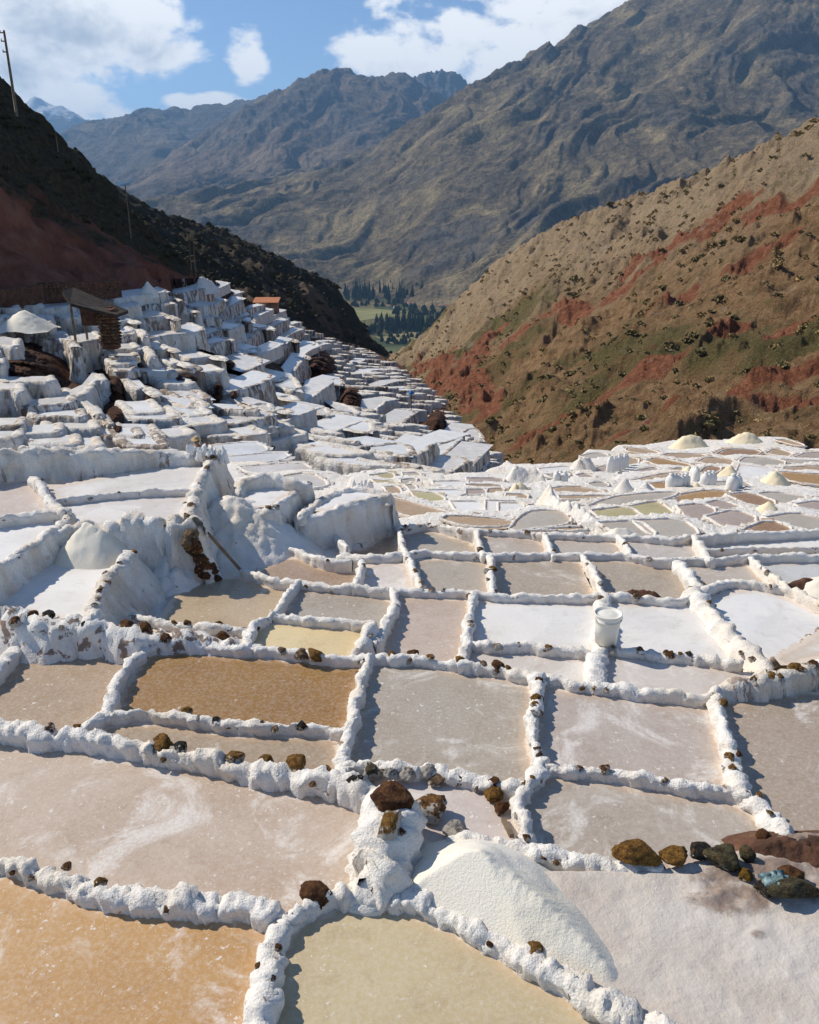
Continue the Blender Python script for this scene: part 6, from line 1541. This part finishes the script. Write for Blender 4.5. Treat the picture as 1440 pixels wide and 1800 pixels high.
# blue sheet on a pole
bq_ = S3(723, 722)[0]; bq_ = bq_ * (1 - .9 / np.linalg.norm(bq_)); s_ = bq_[1] / 1440
bl = obj('blue_parasol', None, loc=tuple(bq_), label='small blue parasol on a thin pole among the far terraces', cat='parasol')
v, f = tube([(0, 0, -.5), (0, 0, 36 * s_)], .06, 6); obj('pole', mesh('pole', v, f, M['wood']), bl)
v, f = lathe([(0, 38 * s_), (2.5 * s_, 36 * s_), (5.5 * s_, 31 * s_), (5.3 * s_, 30.5 * s_), (0, 36 * s_)], 12); obj('canopy', mesh('canopy', v, f, simple('blue_canvas', [(.3, (.02, .16, .48)), (.7, (.04, .26, .62))], 1, .7)), bl)
wq = at_d(358, 492, 86)
heap('white rock pile at the top end of the terraces', [(352, 486, 1.5), (362, 489, 1.2), (372, 494, .9)], float(-S3(360, 500)[0][2]) + .4, 1.5, 'salt_mid', 'salt_mound', 'salt mound', .3)

# ------------------------------------------------------------------ shrubs on the hillside
def leafy(seed, n, flat=.7, leaf=.34):
    rs_ = np.random.default_rng(seed)
    d_ = rs_.normal(size=(n, 3)); d_ /= np.linalg.norm(d_, axis=1)[:, None]; d_[:, 2] = np.abs(d_[:, 2])
    c_ = d_ * rs_.uniform(.45, 1.0, (n, 1)) * np.array([1, 1, flat]) * (1 + .35 * perlin(d_ * 2.2 + seed)[:, None])
    a_ = rs_.normal(size=(n, 3)); a_ /= np.linalg.norm(a_, axis=1)[:, None]
    b_ = np.cross(a_, rs_.normal(size=(n, 3))); b_ /= np.linalg.norm(b_, axis=1)[:, None]
    L_ = leaf * rs_.uniform(.6, 1.3, (n, 1))
    v_ = np.stack([c_ - a_ * L_ - b_ * L_ * .5, c_ + a_ * L_ - b_ * L_ * .5, c_ + a_ * L_ * .7 + b_ * L_ * .6, c_ - a_ * L_ * .7 + b_ * L_ * .6], 1).reshape(-1, 3)
    return v_, np.arange(4 * n).reshape(-1, 4)
def leaf_material(name, c):
    m, t = material(name)
    oi = t.n('ShaderNodeObjectInfo')
    p = t.pos()
    k = t.math('ADD', t.math('MULTIPLY', oi.outputs['Random'], .5), t.math('MULTIPLY', t.noise(p, .7, 3), .6))
    col = t.ramp(k, [(.2, tuple(x * .6 for x in c)), (.55, c), (.9, (c[0] * 2.0, c[1] * 1.6, c[2] * 1.5))])
    finish(t, col, .8, None, .15)
    return m
M['shrub'] = leaf_material('shrub_leaves', (.21, .175, .08))
M['shrub_shade'] = leaf_material('shrub_shade', (.05, .045, .022))  # darker copy of the shrub leaves, with the ridge's shade in the colour
M['tree'] = leaf_material('tree_leaves', (.028, .042, .016))
SHR = [mesh('shrub', *leafy(k, 70, .6 + .1 * (k % 3)), M['shrub'], False) for k in range(5)]
hv = hill_v.reshape(330, 740, 3)
rs = np.random.default_rng(21)
pick = rs.integers(0, hill_v.shape[0], 26000)
c = hill_v[pick] + np.column_stack([rs.uniform(-.3, .3, (len(pick), 2)), np.zeros(len(pick))])
cpx, cpy = to_px(c)
dens = np.clip(.45 + .9 * fbm(np.column_stack([c[:, :2] / 16, 0 * c[:, 0] + 1]), 4), .05, 1)
redd = np.min([segdist(c[:, :2], ln) for ln in red_lines], 0)
keep = (cpx > 690) & (cpx < 1460) & (cpy > 190) & (cpy < 830) & (rs.random(len(c)) < dens * np.clip(c[:, 1] / 190, .3, 1.3) * .55) & (redd > 2.0)
c = c[keep]
siz = rs.gamma(3.0, .11, len(c)) + .12
app = siz / np.linalg.norm(c, axis=1)
order = np.argsort(-app)
for k in order[40:290]:
    o = obj('shrub', SHR[k % 5], loc=tuple(c[k] - np.array([0, 0, .1 * siz[k]])), label='olive scrub bush on the red hillside across the ravine', cat='shrub', group='scrub bushes on the hillside')
    o.rotation_euler = (0, 0, rs.uniform(0, 6.28)); o.scale = (siz[k] * 1.15, siz[k] * 1.15, siz[k])
rest = order[290:3600]
lv, lf = leafy(77, 16, .6, .55)
V = (lv[None] * siz[rest][:, None, None] + c[rest][:, None]).reshape(-1, 3)
F = (lf[None] + (np.arange(len(rest)) * len(lv))[:, None, None]).reshape(-1, 4)
obj('scrub', mesh('scrub', V, F, M['shrub'], False), kind='stuff', label='low olive scrub dotted over the hillside')
# scrub on the cliff top and the dark ridge
def scatter(name, f_, n_, box_, size, label, test=None):
    p_ = f_[rs.integers(0, len(f_), n_)]
    n_ = len(p_)
    px_, py_ = to_px(p_)
    ok = test(p_, px_, py_) if test else np.ones(n_, bool)
    p_ = p_[ok]; s2 = rs.gamma(3, size / 3, len(p_)) + size * .3
    V_ = (lv[None] * s2[:, None, None] + p_[:, None]).reshape(-1, 3)
    obj(name, mesh(name, V_, (lf[None] + (np.arange(len(p_)) * len(lv))[:, None, None]).reshape(-1, 4), M['shrub_shade'], False), kind='stuff', label=label)
scatter('scrub', cliff_v, 6500, ((-60, -15), (50, 130)), .24, 'dark scrub along the top of the red cliff', lambda p_, x_, y_: (y_ < np.interp(x_, [0, 330], [330, 470])) & (p_[:, 2] > -7) & (p_[:, 1] < 130) & (x_ > -40) & (rs.random(len(p_)) < .6))
scatter('scrub', ridge_v, 9000, ((-170, 20), (170, 420)), .8, 'scrub covering the dark ridge', lambda p_, x_, y_: (x_ > 150) & (x_ < 700) & (rs.random(len(p_)) < .6))

# ------------------------------------------------------------------ valley trees and houses
def tree_meshes(seed, tall):
    rs_ = np.random.default_rng(seed)
    v_, f_ = leafy(seed, 110, 1.0, .26)
    v_[:, 2] = v_[:, 2] * tall; v_ *= np.array([1, 1, 1.])
    taper = np.clip(1.15 - .55 * v_[:, 2] / tall, .3, 1)
    v_[:, :2] *= taper[:, None]
    v_[:, 2] += .5
    cr = mesh('crown', v_, f_, M['tree'], False)
    tv, tf = tube([(0, 0, -.2), (0.03, 0, tall * .4), (0, 0, tall * .9)], [.10, .07, .02], 6)
    return mesh('trunk', tv, tf, M['wood']), cr
TR = [tree_meshes(300 + k, 3.0 + .5 * k) for k in range(4)]
def tree(px, py, r_, h_, label, group):
    b_ = at_z(px, py, VZ)
    k = random.randrange(4)
    root = obj('tree', None, loc=tuple(b_), label=label, cat='tree', group=group)
    root.scale = (r_, r_, h_ / (3.5 + .5 * k)); root.rotation_euler = (0, 0, random.uniform(0, 6))
    obj('trunk', TR[k][0], root); obj('crown', TR[k][1], root)
for k in range(70):
    x = random.uniform(668, 792); tree(x, random.uniform(575, 584) - max(0, (x - 740)) * .12, random.uniform(3.2, 5), random.uniform(22, 34), 'dark tall tree in the dense grove in the valley', 'dense valley grove')
for k in range(70):
    x = random.uniform(606, 770); tree(x, random.uniform(519, 530), random.uniform(3.5, 6), random.uniform(26, 46) * (1.0 if x < 745 else .7), 'tall tree in the far tree belt below the mountain', 'far valley tree belt')
for k in range(16):
    tree(random.uniform(640, 690), random.uniform(566, 592), random.uniform(3.5, 6), random.uniform(12, 24), 'tree standing beside the straw-coloured valley field', 'trees by the straw field')
for k in range(34):
    tree(random.uniform(690, 800), random.uniform(543, 556), random.uniform(4, 7), random.uniform(9, 16), 'round tree among the valley houses', 'trees among the houses')
for k in range(34):
    tree(random.uniform(664, 762), random.choice([random.uniform(586, 596), random.uniform(600, 607)]), random.uniform(3, 5), random.uniform(7, 13), 'low tree by the small tan valley field', 'trees by the tan field')
for k in range(26):
    tree(random.uniform(610, 720), random.uniform(531, 540), random.uniform(4, 7), random.uniform(8, 14), 'low tree behind the straw-coloured valley field', 'trees behind the straw field')
M['hwall'] = simple('house_wall', [(.3, (.55, .45, .36)), (.7, (.70, .62, .52))], .3, .9, .1, .02, 2, .2, .4)
M['hroof'] = simple('house_roof', [(.3, (.34, .15, .08)), (.7, (.44, .22, .13))], .3, .9)
HS = [(660, 537, 'white house at the left end of the hamlet'), (672, 538, 'tan house second from the left in the hamlet'), (682, 541, 'long white house beside the straw field'), (697, 543, 'small pale house at the field corner'), (715, 535, 'white house in the middle of the hamlet'), (722, 536, 'brown-walled house next to the middle white one'), (731, 533, 'red-roofed house uphill in the hamlet'), (741, 534, 'pale house right of the red-roofed one'), (752, 537, 'wide house near the yellow plot'), (763, 534, 'tan house above the yellow plot'), (776, 541, 'white house at the right end of the hamlet'), (785, 541, 'last house by the foot of the hillside')]
for k, (x, y, lab) in enumerate(HS):
    b_ = at_z(x, y, VZ)
    wd_, dp_, ht_ = random.uniform(8, 14), random.uniform(7, 9), random.uniform(4, 6)
    root = obj('house', None, loc=tuple(b_), label=lab, cat='house', group='houses in the valley')
    root.rotation_euler = (0, 0, random.uniform(-.6, .6))
    v, f = box((0, 0, ht_ / 2), (wd_, dp_, ht_)); obj('wall', mesh('wall', v, f, M['hwall'], False), root, color=random.choice([(.8, .78, .74), (.55, .38, .25), (.7, .6, .5)]))
    e_ = .6
    v = [(-wd_ / 2 - e_, -dp_ / 2 - e_, ht_ - .2), (wd_ / 2 + e_, -dp_ / 2 - e_, ht_ - .2), (wd_ / 2 + e_, dp_ / 2 + e_, ht_ - .2), (-wd_ / 2 - e_, dp_ / 2 + e_, ht_ - .2), (-wd_ / 2 - e_, 0, ht_ + 2.4), (wd_ / 2 + e_, 0, ht_ + 2.4)]
    obj('roof', mesh('roof', v, [(0, 1, 5, 4), (2, 3, 4, 5), (0, 4, 3), (1, 2, 5), (3, 2, 1, 0)], M['hroof'], False), root)
    for s2 in (-1, 1):
        v, f = box((s2 * wd_ * .25, -dp_ / 2 - .03, ht_ * .55), (1.4, .1, 1.4)); obj('window', mesh('window', v, f, M['hair'], False), root)

# ------------------------------------------------------------------ the air
v, f = box((-800, 7400, 550), (24000, 19000, 2100))
hz = bpy.data.materials.new('haze'); hz.use_nodes = True
t = NT(hz.node_tree)
pv = t.n('ShaderNodeVolumePrincipled')
pv.inputs['Color'].default_value = (.32, .60, 1.0, 1)
pv.inputs['Density'].default_value = 6.5e-5
pv.inputs['Anisotropy'].default_value = .1
t.t.links.new(pv.outputs[0], t.n('ShaderNodeOutputMaterial').inputs['Volume'])
if HAZE:
    obj('haze', mesh('haze', v, f, hz, False), kind='stuff', label='thin blue air over the valley')
